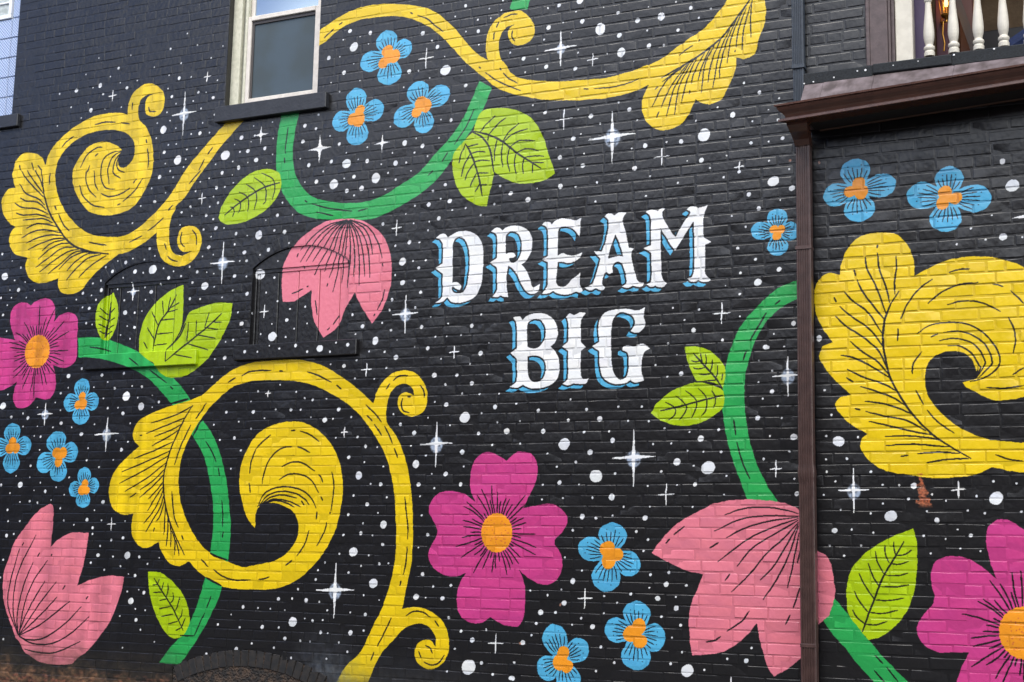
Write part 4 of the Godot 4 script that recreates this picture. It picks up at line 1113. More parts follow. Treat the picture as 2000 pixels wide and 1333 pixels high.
func lay(h: Heap, b: Brick, s: int) -> void:
	var nx := clampi(roundi(b.half.x / 0.03), 2, 4)
	var ny := 2 if b.half.y < 0.06 else clampi(roundi(b.half.y / 0.024), 3, 5)
	var base := h.v.size()
	var rot := Transform2D(b.turn, b.at)
	var tilt := Vector2(rng.randf_range(-0.012, 0.012), rng.randf_range(-0.03, 0.03)) * b.rough
	var z0 := b.proud + rng.randf_range(-0.0014, 0.0014) * b.rough
	var tone := 1.0 + rng.randf_range(-0.09, 0.07)
	var col := Color(tone * rng.randf_range(0.98, 1.02), tone, tone * rng.randf_range(0.98, 1.02))
	var sx := []
	var sy := []
	var inset := 0.0035
	for w in [[sx, b.half.x, nx], [sy, b.half.y, ny]]:
		var line: Array = w[0]
		var hl: float = w[1]
		line.append(-hl - 0.0005)
		line.append(-hl + 0.0016)
		for k in w[2]:
			line.append(lerpf(-hl + inset * 1.6, hl - inset * 1.6, float(k) / (w[2] - 1)))
		line.append(hl - 0.0016)
		line.append(hl + 0.0005)
	var cx := sx.size()
	var cy := sy.size()
	var chip := Vector2(b.half.x * (1.0 if rng.randf() < 0.5 else -1.0), b.half.y * (1.0 if rng.randf() < 0.5 else -1.0))
	var chip_size := rng.randf_range(0.012, 0.034) if rng.randf() < 0.16 * b.rough else 0.0
	var pts: Array[Vector3] = []
	for j in cy:
		for i in cx:
			var rim := i == 0 or j == 0 or i == cx - 1 or j == cy - 1
			var lx: float = sx[i]
			var ly: float = sy[j]
			var w := rot * Vector2(lx, ly)
			var ragged := 0.0036 * b.rough
			lx += fine.get_noise_2d(w.x * 2600.0, w.y * 2600.0) * ragged
			ly += fine.get_noise_2d(w.x * 2600.0 + 500.0, w.y * 2600.0) * ragged
			w = rot * Vector2(lx, ly)
			var z := z0 + lx * tilt.x + ly * tilt.y + fine.get_noise_2d(w.x * 1500.0, w.y * 1500.0 + 300.0) * 0.0022 * b.rough
			if chip_size > 0.0:
				z -= 0.0055 * clampf(1.4 - Vector2(lx, ly).distance_to(chip) / chip_size, 0.0, 1.0)
			if rim:
				z = -0.011
			elif i == 1 or j == 1 or i == cx - 2 or j == cy - 2:
				z -= 0.0007
			pts.append(Vector3(w.x, w.y, z))
	for j in cy:
		for i in cx:
			var p := pts[j * cx + i]
			var il := maxi(i - 1, 1)
			var ir := mini(i + 1, cx - 2)
			var jl := maxi(j - 1, 1)
			var jr := mini(j + 1, cy - 2)
			var ci := clampi(i, 1, cx - 2)
			var cj := clampi(j, 1, cy - 2)
			var nn := (pts[cj * cx + ir] - pts[cj * cx + il]).cross(pts[jr * cx + ci] - pts[jl * cx + ci]).normalized()
			var lean := Vector2(float(i == cx - 1) - float(i == 0), float(j == cy - 1) - float(j == 0))
			if lean != Vector2.ZERO:
				lean = lean.rotated(b.turn) * 1.6
			elif i == 1 or j == 1 or i == cx - 2 or j == cy - 2:
				lean = Vector2(float(i == cx - 2) - float(i == 1), float(j == cy - 2) - float(j == 1)).rotated(b.turn) * 0.22
			nn = (nn + Vector3(lean.x, lean.y, 0)).normalized()
			h.v.append(p)
			h.n.append(nn)
			h.u.append(sheet_uv(p.x, p.y, s) if s < 2 else Vector2(p.x, p.y))
			h.u2.append(Vector2(p.x * 0.45, p.y * 1.3))
			var mottle := clampf(0.5 + 0.9 * fine.get_noise_2d(p.x * 420.0, p.y * 760.0 + 40.0), 0.0, 1.0)
			h.c.append(col * Color(1.05, 1.03, 0.97).lerp(Color(0.87, 0.88, 0.92), mottle))
	for j in cy - 1:
		for i in cx - 1:
			var a := base + j * cx + i
			h.i.append_array(PackedInt32Array([a, a + cx, a + 1, a + 1, a + cx, a + cx + 1]))

func flat(h: Heap, xa: float, xb: float, ya: float, yb: float, z: float, s: int) -> void:
	var base := h.v.size()
	for p in [Vector2(xa, ya), Vector2(xb, ya), Vector2(xb, yb), Vector2(xa, yb)]:
		h.v.append(Vector3(p.x, p.y, z))
		h.n.append(Vector3(0, 0, 1))
		h.u.append(sheet_uv(p.x, p.y, s) if s < 2 else p)
		h.u2.append(Vector2(p.x * 0.45, p.y * 1.3))
		h.c.append(Color(0.8, 0.8, 0.8))
	h.i.append_array(PackedInt32Array([base, base + 3, base + 1, base + 1, base + 3, base + 2]))

# openings: left, right, bottom, spring line, rise of the arch
const HOLES := [
	[2.43, 3.256, 4.88, 6.6, 0.0],
	[-0.75, 0.272, 5.09, 6.6, 0.0],
	[1.375, 2.18, 3.03, 3.6, 0.14],
	[2.76, 3.585, 3.045, 3.62, 0.14],
	[7.222, 9.35, 4.5, 6.6, 0.0],
	[2.229, 3.531, -1.0, 0.7334, 0.1466, 0.0],
]

func arc_half(w: float, rise: float, extra: float, up: float) -> float:
	var r := (w * w + rise * rise) / (2.0 * rise)
	var d := r - rise + up
	var o := r + extra
	return sqrt(o * o - d * d) if d < o else -1.0

func spans(xa: float, xb: float, y: float, ring: float) -> Array:
	var out := [[xa, xb]]
	for hole in HOLES:
		var l: float = hole[0]
		var r: float = hole[1]
		var around: float = ring if hole.size() < 6 else 0.0
		if y < hole[2] or y > hole[3] + hole[4] + around:
			continue
		if y > hole[3]:
			if hole[4] == 0.0:
				continue
			var hw := arc_half((r - l) * 0.5, hole[4], around, y - float(hole[3]))
			if hw < 0:
				continue
			var m := (l + r) * 0.5
			l = m - hw
			r = m + hw
		var nxt := []
		for s in out:
			if r <= s[0] or l >= s[1]:
				nxt.append(s)
				continue
			if l > s[0]:
				nxt.append([s[0], l])
			if r < s[1]:
				nxt.append([r, s[1]])
		out = nxt
	return out

func in_frame(p: Vector3, cam: Transform3D) -> bool:
	var q := cam.affine_inverse() * p
	var t := tan(deg_to_rad(FOV * 0.5))
	return absf(q.x) < -q.z * t * 1.51 and absf(q.y) < -q.z * t * 1.01

func course(list: Array, mortar: Array, y0: float, pitch: float, header: bool, odd: bool, xa: float, xb: float, rough: float, long: float) -> void:
	var mid := y0 + pitch * 0.5
	var slices := 12 if (y0 > 3.5 and y0 < 3.85) or (y0 > 0.6 and y0 < 0.9) else 1
	for k in slices:
		var ya := y0 + pitch * k / slices
		var yb := y0 + pitch * (k + 1) / slices
		for s in spans(xa, xb, (ya + yb) * 0.5, 0.0):
			var x: float = s[0]
			while x < s[1] - 0.0001:
				var e := minf(s[1], x + 0.35)
				for cut in [float(TX[0]) + 0.12, SPLIT, float(TX[1]) + TW / SC - 0.12]:
					if cut > x + 0.0001 and cut < e:
						e = cut
				flat(mortar[sheet_of((x + e) * 0.5)], x, e, ya, yb, -joint_depth((x + e) * 0.5, ya), sheet_of((x + e) * 0.5))
				x = e
	var step := long * 0.5 if header else long
	var x0 := xa - rng.randf() * 0.012 - (step * 0.5 if odd else 0.0)
	var ok := spans(xa, xb, mid, 0.092)
	while x0 < xb:
		var w := step + rng.randf_range(-0.006, 0.006)
		if not header and rng.randf() < 0.03:
			w = step * 0.52
		for s in ok:
			var l := maxf(x0, s[0])
			var r := minf(x0 + w, s[1])
			if r - l > 0.03:
				var b := Brick.new()
				var open_up := smoothstep(3.4, 6.2, l) * smoothstep(1.6, 3.4, y0)
				var gap := lerpf(0.0026, 0.0050, open_up) + rng.randf_range(-0.0006, 0.0022)
				b.half = Vector2((r - l) * 0.5 - gap, pitch * 0.5 - lerpf(0.0034, 0.0048, open_up) + rng.randf_range(-0.0016, 0.0008))
				b.at = Vector2((l + r) * 0.5, mid + 0.006 * broad.get_noise_2d(l * 60.0, y0 * 300.0))
				b.turn = 0.014 * broad.get_noise_2d(l * 150.0 + 70.0, y0 * 400.0) * rough
				b.rough = rough
				list.append(b)
		x0 += w

func ring_of(list: Array, cx: float, spring: float, w: float, rise: float, tall: float, n: int, proud: float) -> void:
	var r := (w * w + rise * rise) / (2.0 * rise)
	var half := asin(w / r)
	for k in n:
		var a := lerpf(-half, half, (k + 0.5) / n)
		var b := Brick.new()
		b.turn = -a
		b.half = Vector2(half * (r + tall * 0.5) / n - 0.004, tall * 0.5 - 0.003)
		b.at = Vector2(cx, spring - (r - rise)) + Vector2(sin(a), cos(a)) * (r + tall * 0.5 + 0.002)
		b.proud = proud
		list.append(b)

func build_wall(wall_name: String, owner_thing: Node3D, list: Array, mortar: Array, cam: Transform3D, extra: Heap, painted: Heap) -> void:
	var m := ArrayMesh.new()
	for s in 3:
		(mortar[s] as Heap).add_to(m, paints[s])
	if extra != null:
		extra.add_to(m, paints[2])
	if painted != null:
		painted.add_to(m, paints[0])
	var wall := put(wall_name, m, null, owner_thing)
	for b in list:
		var p := Vector3(b.at.x, b.at.y, 0)
		b.near = p.distance_to(cam.origin) if in_frame(p, cam) else 1000.0 + p.distance_to(cam.origin)
	list.sort_custom(func(a, b): return a.near < b.near)
	var rest := [Heap.new(), Heap.new(), Heap.new()]
	for k in list.size():
		var b: Brick = list[k]
		var s := sheet_of(b.at.x)
		if k < 300 and b.near < 1000.0:
			var h := Heap.new()
			lay(h, b, s)
			var bm := ArrayMesh.new()
			h.add_to(bm, paints[s])
			put("brick", bm, null, wall)
		else:
			lay(rest[s], b, s)
	var mm := ArrayMesh.new()
	for s in 3:
		(rest[s] as Heap).add_to(mm, paints[s])
	var mass := put("brickwork", mm, null, wall)
	mass.set_meta("kind", "stuff")

func jamb(h: Heap, a: Vector2, b: Vector2, depth: float, n: Vector2) -> void:
	var base := h.v.size()
	for p in [[a, 0.0], [b, 0.0], [b, -depth], [a, -depth]]:
		var q: Vector2 = p[0]
		h.v.append(Vector3(q.x, q.y, p[1] - 0.004))
		h.n.append(Vector3(n.x, n.y, 0))
		h.u.append(sheet_uv(q.x - float(p[1]) * 0.85, q.y, 0) if q.x > 1.0 and q.x < 4.2 else Vector2(q.x, q.y))
		h.u2.append(Vector2(p[1] + q.x, q.y) * 0.6)
		h.c.append(Color(0.9, 0.9, 0.9))
	h.i.append_array(PackedInt32Array([base, base + 1, base + 2, base, base + 2, base + 3]))

func reveals(h: Heap, hole: Array, depth: float) -> void:
	var l: float = hole[0]
	var r: float = hole[1]
	var bot: float = hole[2]
	var top: float = hole[3]
	jamb(h, Vector2(l, bot), Vector2(l, top), depth, Vector2(1, 0))
	jamb(h, Vector2(r, bot), Vector2(r, top), depth, Vector2(-1, 0))
	jamb(h, Vector2(l, bot), Vector2(r, bot), depth, Vector2(0, 1))
	if hole[4] == 0.0:
		jamb(h, Vector2(l, top), Vector2(r, top), depth, Vector2(0, -1))
		return
	var m := (l + r) * 0.5
	var w := (r - l) * 0.5
	var rad: float = (w * w + hole[4] * hole[4]) / (2.0 * float(hole[4]))
	var half := asin(w / rad)
	var c := Vector2(m, top + float(hole[4]) - rad)
	for k in 24:
		var a0 := lerpf(-half, half, k / 24.0)
		var a1 := lerpf(-half, half, (k + 1) / 24.0)
		var p0: Vector2 = c + Vector2(sin(a0), cos(a0)) * rad
		var p1: Vector2 = c + Vector2(sin(a1), cos(a1)) * rad
		jamb(h, p0, p1, depth, -Vector2(sin((a0 + a1) * 0.5), cos((a0 + a1) * 0.5)))

# the segmental head of an arched opening as an outline
func arch_outline(hole: Array, low: float, shrink := 0.0) -> PackedVector2Array:
	var l: float = hole[0] + shrink
	var r: float = hole[1] - shrink
	var m := (l + r) * 0.5
	var w := (r - l) * 0.5
	var rad: float = (w * w + hole[4] * hole[4]) / (2.0 * float(hole[4]))
	var half := asin(w / rad)
	var p := PackedVector2Array([Vector2(l, low), Vector2(r, low)])
	for k in 25:
		var a := lerpf(half, -half, k / 24.0)
		p.append(Vector2(m, float(hole[3]) + float(hole[4]) - shrink - rad) + Vector2(sin(a), cos(a)) * rad)
	return p

# ---------------------------------------------------------------- the place
func _ready() -> void:
	rng.seed = 20240
	fine.noise_type = FastNoiseLite.TYPE_SIMPLEX_SMOOTH
	fine.seed = 11
	fine.frequency = 0.02
	fine.fractal_octaves = 3
	broad.noise_type = FastNoiseLite.TYPE_SIMPLEX_SMOOTH
	broad.seed = 23
	broad.frequency = 0.01
	broad.fractal_octaves = 3

	# camera
	var cam := Camera3D.new()
	cam.name = "camera"
	cam.position = EYE
	cam.rotation = ROT
	cam.fov = FOV
	cam.near = 0.05
	cam.far = 900.0
	add_child(cam)
	cam.current = true

	# sky and light: open shade under a bright, thinly clouded sky
	var sky_mat := PanoramaSkyMaterial.new()
	sky_mat.panorama = cloudy_sky()
	sky_mat.energy_multiplier = 1.6
	var sky := Sky.new()
	sky.sky_material = sky_mat
	var env := Environment.new()
	env.background_mode = Environment.BG_SKY
	env.sky = sky
	env.tonemap_mode = Environment.TONE_MAPPER_LINEAR
	env.tonemap_exposure = 2.08
	env.sdfgi_enabled = true
	env.ssao_enabled = true
	env.ssil_enabled = true
	var we := WorldEnvironment.new()
	we.name = "world_environment"
	we.environment = env
	add_child(we)
	var sun := DirectionalLight3D.new()
	sun.name = "sun"
	sun.light_color = Color(1.0, 0.97, 0.92)
	sun.light_energy = 0.42
	sun.light_angular_distance = 28.0
	sun.shadow_enabled = true
	add_child(sun)
	sun.look_at_from_position(Vector3(-3, 11, 7), Vector3(0, 0, 0))

	# the painted sheets
	for s in 2:
		var im := Image.create(TW, TH, false, Image.FORMAT_RGB8)
		im.fill(BLK)
		sheets.append(im)
	paint_starfield()
	for k in 70:   # the field of dots goes on past the edges of the photograph
		var side_x := rng.randf_range(8250.0, 8850.0) if k % 2 == 0 else rng.randf_range(-380.0, 380.0)
		var side_y := rng.randf_range(900.0, 4000.0)
		if k % 2 == 0 or side_x < -20.0 + (side_y - 1000.0) * 0.02:
			disc(side_x, side_y, [5.0, 6.0, 8.0, 14.0, 22.0][k % 5], WHT)
	paint_garden()
	weather()
	var relief := FastNoiseLite.new()
	relief.noise_type = FastNoiseLite.TYPE_SIMPLEX_SMOOTH
	relief.seed = 5
	relief.frequency = 0.11
	relief.fractal_octaves = 4
	var relief_tex := ImageTexture.create_from_image(relief.get_image(1024, 1024))
	var blotch := noise_tex(0.011, Color(0.83, 0.83, 0.83), Color(1, 1, 1), 41, 1024, 0.42, 6)
	for s in 3:
		var m := mat("painted_brick", Color.WHITE, 0.32)
		if s < 2:
			m.albedo_texture = ImageTexture.create_from_image(sheets[s])
			m.texture_repeat = false
		else:
			m.albedo_color = BLK
		m.vertex_color_use_as_albedo = true
		m.heightmap_enabled = true
		m.heightmap_texture = relief_tex
		m.heightmap_scale = 0.15
		m.detail_enabled = true
		m.detail_albedo = blotch
		m.detail_blend_mode = BaseMaterial3D.BLEND_MODE_MUL
		m.detail_uv_layer = BaseMaterial3D.DETAIL_UV_2
		paints.append(m)

	build_ground()
	build_opposite()
	var cam_at := Transform3D(Basis.from_euler(ROT), EYE)
	build_main(cam_at)
	build_annex(cam_at)
	build_balcony()
	build_rainwater()

# blue sky with a broken bank of white cloud
func cloudy_sky() -> ImageTexture:
	var w := 512
	var h := 256
	var im := Image.create(w, h, false, Image.FORMAT_RGBF)
	var puff := FastNoiseLite.new()
	puff.noise_type = FastNoiseLite.TYPE_SIMPLEX_SMOOTH
	puff.seed = 8
	puff.frequency = 0.9
	puff.fractal_octaves = 5
	for j in h:
		var e := PI * (0.5 - (j + 0.5) / h)
		for i in w:
			var a := TAU * (i + 0.5) / w
			var d := Vector3(sin(a) * cos(e), sin(e), -cos(a) * cos(e))
			var c := Color(0.16, 0.155, 0.15)
			if d.y > 0.0:
				var up := pow(d.y, 0.55)
				c = Color(0.11, 0.175, 0.33).lerp(Color(0.07, 0.14, 0.36), up)
				var q := d / (d.y + 0.22)
				var n := puff.get_noise_3d(q.x, q.y, q.z) + 0.62 * (d.x * 0.95 + d.z * 0.5) + 0.02
				var k := smoothstep(-0.06, 0.34, n)
				c = c.lerp(Color(1.10, 1.13, 1.17), k)
			im.set_pixel(i, j, c)
	return ImageTexture.create_from_image(im)

func weather() -> void:
	# bare, muddy brick along the foot of the wall
	stain(-0.4, 4.6, 0.3, 1.15, Color8(48, 42, 34), Color8(84, 72, 54), func(x, y):
		var edge := 0.86 + 0.08 * broad.get_noise_2d(x * 200.0, 8.0) - 0.10 * clampf((x - 1.2) / 2.0, 0.0, 1.0)
		return clampf((edge + 0.06 - y) / 0.24, 0.0, 1.0) * (0.5 + 0.35 * broad.get_noise_2d(x * 500.0, y * 900.0)))
	stain(-0.4, 4.3, 0.3, 1.05, Color8(72, 56, 44), Color8(142, 104, 76), func(x, y):
		var edge := 0.69 + 0.10 * broad.get_noise_2d(x * 300.0, 3.0) + 0.05 * fine.get_noise_2d(x * 700.0, y * 700.0) - 0.09 * clampf((x - 1.2) / 2.0, 0.0, 1.0)
		return clampf((edge - y) / 0.10, 0.0, 1.0) * 0.92)
	stain(-0.4, 3.4, 0.4, 0.75, Color8(36, 29, 26), Color8(150, 92, 72), func(x, y):
		return clampf((fine.get_noise_2d(x * 420.0 + 90.0, y * 900.0) - 0.12) * 4.0, 0.0, 0.8) * clampf((0.68 - y) / 0.08, 0.0, 1.0))
	# pale road dust thrown up against the wall
	stain(2.6, 5.2, 0.5, 1.35, Color8(92, 104, 118), Color8(120, 126, 132), func(x, y):
		var d := Vector2((x - 3.5) / 0.34, (y - 0.70) / 0.42).length()
		var e := Vector2((x - 3.9) / 1.3, (y - 0.62) / 0.34).length()
		return (clampf(1.0 - d, 0.0, 1.0) * 0.55 + clampf(1.0 - e, 0.0, 1.0) * 0.35) * (0.75 + 0.5 * fine.get_noise_2d(x * 800.0, y * 500.0)))
	# a spalled face that shows orange brick, and small chips
	stain(7.36, 7.60, 1.84, 2.14, Color8(176, 84, 50), Color8(206, 128, 92), func(x, y):
		var w := lerpf(0.045, 0.006, clampf((y - 1.90) / 0.19, 0.0, 1.0))
		var cx: float = 7.478 + (1.99 - y) * 0.12
		var inside := clampf((w - absf(x - cx) + 0.030 * fine.get_noise_2d(x * 1500.0, y * 1500.0)) / 0.010, 0.0, 1.0) * (0.72 + 0.5 * fine.get_noise_2d(x * 2600.0, y * 2600.0))
		return inside * clampf((y - 1.885) / 0.02, 0.0, 1.0) * clampf((2.10 - y) / 0.02, 0.0, 1.0))
	for c in [[5.24, 1.27], [6.74, 4.02], [4.96, 1.02], [6.92, 3.99]]:
		var cc: Array = c
		stain(cc[0] - 0.03, cc[0] + 0.03, cc[1] - 0.03, cc[1] + 0.03, Color8(170, 110, 84), Color8(206, 160, 140), func(x, y):
			return clampf((0.012 - Vector2((x - float(cc[0])) * 1.6, y - float(cc[1])).length() + 0.012 * fine.get_noise_2d(x * 2000.0, y * 2000.0)) / 0.004, 0.0, 0.8))

func build_ground() -> void:
	var m := worn("asphalt", Color(0.24, 0.24, 0.24), Color(0.19, 0.19, 0.195), 0.9, 0.5, 61, 0.3)
	var g := MeshInstance3D.new()
	g.name = "ground"
	var pm := PlaneMesh.new()
	pm.size = Vector2(900, 900)
	g.mesh = pm
	g.material_override = m
	add_child(g, true)
	g.set_meta("kind", "structure")
	var c := worn("concrete", Color(0.38, 0.37, 0.36), Color(0.31, 0.305, 0.30), 0.85, 0.6, 62, 0.2)
	var p := put("pavement", box_mesh(Vector3(-30, 0.004, 0.02), Vector3(40, 0.13, 2.3), 0.01), c, self)
	p.set_meta("kind", "structure")

func build_opposite() -> void:  # unseen block, added and sized to keep low sky light off the lower wall
	var o := thing("added_opposite_building", "unseen brown building across the street, added to block low sky light on the mural", "building", Vector3(-4, 0, 17))
	var wall := worn("brown_brick", Color8(112, 84, 68), Color8(84, 62, 52), 0.85, 0.9, 65, 0.3)
	put("wall", box_mesh(Vector3(-30, 0, 0), Vector3(34, 7.6, 9), 0.02), wall, o)
	put("cornice", box_mesh(Vector3(-30.2, 7.6, -0.3), Vector3(34.2, 8.1, 9), 0.05), mat("cornice_stone", Color8(130, 120, 108), 0.8), o)
	var glass := mat("dark_glass", Color8(30, 36, 42), 0.1)
	var st := begin()
	for k in 20:
		box(st, Vector3(-28.6 + k * 3.1, 4.3, -0.03), Vector3(-27.4 + k * 3.1, 6.3, 0.05), 0.01)
		box(st, Vector3(-29.2 + k * 3.1, 0.5, -0.03), Vector3(-26.9 + k * 3.1, 2.9, 0.05), 0.01)
	put("window", st.commit(), glass, o)

func build_main(cam: Transform3D) -> void:
	var b := thing("brick_building", "tall black brick building painted with flowers, stars and the words DREAM BIG", "building")
	var list := []
	var mortar := [Heap.new(), Heap.new(), Heap.new()]
	var base := 3.307
	for r in range(-50, 54):
		var pitch := 0.0684 if r >= 0 else 0.0672
		var y := base + r * pitch
		if y < -0.07 or y > YTOP:
			continue
		course(list, mortar, y, pitch, posmod(r, 7) == 0, posmod(r, 2) == 0, X0, X1 if y > 4.49 else 6.868, 1.0, 0.2095)
	for k in [2, 3]:
		var hole: Array = HOLES[k]
		ring_of(list, (hole[0] + hole[1]) * 0.5, hole[3], (hole[1] - hole[0]) * 0.5, hole[4], 0.096, 13, -0.0008)
	var edge := Heap.new()
	reveals(edge, HOLES[0], 0.16)
	reveals(edge, HOLES[1], 0.12)
	var painted := Heap.new()
	reveals(painted, HOLES[2], 0.10)
	reveals(painted, HOLES[3], 0.10)
	reveals(edge, HOLES[4], 0.06)
	# plain wall beyond the modelled courses
	flat(edge, -12.0, X0, -0.1, 9.0, -0.004, 2)
	flat(edge, X1, 16.0, -0.1, 9.0, -0.004, 2)
	flat(edge, X0, X1, YTOP - 0.03, 9.0, -0.004, 2)
	build_wall("wall", b, list, mortar, cam, edge, painted)
	# thickness behind everything
	var back := begin()
	box(back, Vector3(-12, -0.1, -0.6), Vector3(2.3, 9, -0.2), 0.0)
	box(back, Vector3(2.3, -0.1, -0.6), Vector3(7.2, 9, -0.2), 0.0)
	put("inner_wall", back.commit(), mat("inner_brick", Color(0.12, 0.11, 0.11), 0.9), b)
	# the old basement arch at the foot of the wall
	var arch_list := []
	ring_of(arch_list, 2.88, 0.625, 0.60, 0.135, 0.12, 20, 0.0)
	var am := mat("sooty_brick", Color(1, 1, 1), 0.75)
	am.vertex_color_use_as_albedo = true
	am.albedo_texture = noise_tex(0.03, Color(0.06, 0.06, 0.068), Color(0.14, 0.12, 0.105), 71)
	var ap: Node3D = null
	for k in arch_list.size():
		var h := Heap.new()
		lay(h, arch_list[k], 2)
		var bm := ArrayMesh.new()
		h.add_to(bm, am)
		if ap == null:
			var pr := arch_outline(HOLES[5], 0.1)
			var st := begin()
			sweep(st, pr, [-0.03, -0.007], func(u, v, t): return Vector3(u, v, t))
			ap = put("basement_arch", st.commit(), worn("rubble", Color(0.26, 0.20, 0.155), Color(0.10, 0.085, 0.075), 0.9, 2.2, 72, 0.8), b)
		put("brick", bm, null, ap)
	sash_window(b)
	block_window(b)
	for k in [2, 3]:
		boarded(b, HOLES[k], k == 2)

func slate() -> StandardMaterial3D:
	return worn("black_sill_paint", Color8(34, 35, 39), Color8(27, 28, 32), 0.45, 1.6, 81, 0.05)

func sash_window(b: Node3D) -> void:
	var cream := worn("cream_paint", Color8(198, 195, 176), Color8(180, 178, 158), 0.5, 2.5, 82, 0.06)
	var white := worn("sash_paint", Color8(210, 202, 192), Color8(198, 190, 180), 0.4, 2.5, 83, 0.03)
	var grey := mat("track", Color8(150, 150, 140), 0.6)
	var st := begin()
	box(st, Vector3(2.40, 4.89, -0.13), Vector3(2.503, 6.5, -0.058), 0.006)
	box(st, Vector3(3.216, 4.89, -0.13), Vector3(3.30, 6.5, -0.058), 0.006)
	var w := put("window", st.commit(), cream, b)
	st = begin()
	box(st, Vector3(2.500, 4.90, -0.14), Vector3(2.532, 6.5, -0.098), 0.003)
	put("track", st.commit(), grey, w)
	st = begin()
	box(st, Vector3(2.530, 4.90, -0.14), Vector3(2.552, 6.5, -0.072), 0.003)
	put("stop", st.commit(), cream, w)
	st = begin()
	box(st, Vector3(2.553, 4.912, -0.105), Vector3(2.586, 5.62, -0.074), 0.004)
	box(st, Vector3(3.162, 4.912, -0.105), Vector3(3.216, 5.62, -0.074), 0.004)
	box(st, Vector3(2.586, 4.912, -0.105), Vector3(3.162, 4.962, -0.074), 0.004)
	box(st, Vector3(2.586, 5.583, -0.105), Vector3(3.162, 5.62, -0.072), 0.004)
	var low := put("sash", st.commit(), white, w)
	st = begin()
	box(st, Vector3(2.553, 5.60, -0.132), Vector3(2.588, 6.45, -0.108), 0.004)
	box(st, Vector3(3.160, 5.60, -0.132), Vector3(3.216, 6.45, -0.108), 0.004)
	box(st, Vector3(2.588, 6.40, -0.132), Vector3(3.160, 6.45, -0.108), 0.004)
	put("sash", st.commit(), white, w)
	var screen := mat("insect_screen", Color8(54, 69, 79), 0.6)
	screen.albedo_texture = noise_tex(0.004, Color(0.92, 0.9, 0.86), Color(1, 1, 1), 85)
	put("screen", box_mesh(Vector3(2.584, 4.96, -0.104), Vector3(3.164, 5.585, -0.098), 0.0), screen, w)
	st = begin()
	box(st, Vector3(2.586, 4.962, -0.1), Vector3(2.604, 5.583, -0.088), 0.002)  # plain dark strips along the left and top edges of the screen
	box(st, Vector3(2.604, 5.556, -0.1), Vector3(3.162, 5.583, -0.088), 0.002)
	put("screen_strip", st.commit(), mat("dark_strip", Color8(62, 56, 54), 0.5), w)
	var glass := mat("window_glass", Color8(150, 166, 180), 0.05, 0.6)
	put("pane", box_mesh(Vector3(2.586, 5.60, -0.126), Vector3(3.162, 6.41, -0.120), 0.0), glass, w)
	put("sill", box_mesh(Vector3(2.372, 4.765, -0.12), Vector3(3.362, 4.886, 0.045), 0.005), slate(), w)
	low.set_meta("label", "lower sash filled by a grey insect screen")

func lattice(low: Color, high: Color) -> ImageTexture:
	var im := Image.create(64, 64, false, Image.FORMAT_RGB8)
	for j in 64:
		for i in 64:
			var a := absf(fposmod((i + j) / 16.0, 1.0) - 0.5) * 2.0
			var c := absf(fposmod((i - j) / 16.0, 1.0) - 0.5) * 2.0
			var k := maxf(a, c)
			im.set_pixel(i, j, low.lerp(high, smoothstep(0.55, 0.95, k)))
	return ImageTexture.create_from_image(im)

func block_window(b: Node3D) -> void:
	var joint := worn("block_mortar", Color8(176, 182, 184), Color8(150, 158, 156), 0.8, 3.0, 91, 0.1)
	var w := put("glass_block_window", box_mesh(Vector3(-0.8, 5.06, -0.17), Vector3(0.32, 6.6, -0.092), 0.0), joint, b)
	var g := mat("glass_block", Color8(235, 240, 250), 0.25, 0.0)
	g.albedo_texture = lattice(Color8(122, 140, 174), Color8(210, 218, 232))
	g.heightmap_enabled = true
	g.heightmap_texture = lattice(Color.BLACK, Color.WHITE)
	g.heightmap_scale = 0.15
	g.uv1_scale = Vector3(9, 9, 9)
	for r in 8:
		for c in 6:
			var x := 0.117 - c * 0.175
			var y := 5.117 + r * 0.1742
			if c > 0 and r >= 5 and r <= 6:
				continue
			put("glass_block", box_mesh(Vector3(x, y, -0.13), Vector3(x + 0.171, y + 0.170, -0.080), 0.006), g, w)
	var white := mat("vent_frame_paint", Color8(226, 228, 232), 0.4)
	var st := begin()
	box(st, Vector3(-0.41, 5.986, -0.12), Vector3(0.108, 6.022, -0.066), 0.004)
	box(st, Vector3(-0.41, 6.295, -0.12), Vector3(0.108, 6.33, -0.066), 0.004)
	box(st, Vector3(0.076, 6.022, -0.12), Vector3(0.108, 6.295, -0.066), 0.004)
	box(st, Vector3(-0.41, 6.022, -0.12), Vector3(-0.378, 6.295, -0.066), 0.004)
	box(st, Vector3(-0.378, 6.13, -0.11), Vector3(0.076, 6.145, -0.08), 0.003)
	put("vent_frame", st.commit(), white, w)
	put("vent_pane", box_mesh(Vector3(-0.38, 6.02, -0.1), Vector3(0.078, 6.30, -0.095), 0.0), mat("vent_glass", Color8(70, 80, 92), 0.1), w)
	put("sill", box_mesh(Vector3(-0.9, 4.977, -0.1), Vector3(0.374, 5.085, 0.035), 0.005), slate(), w)

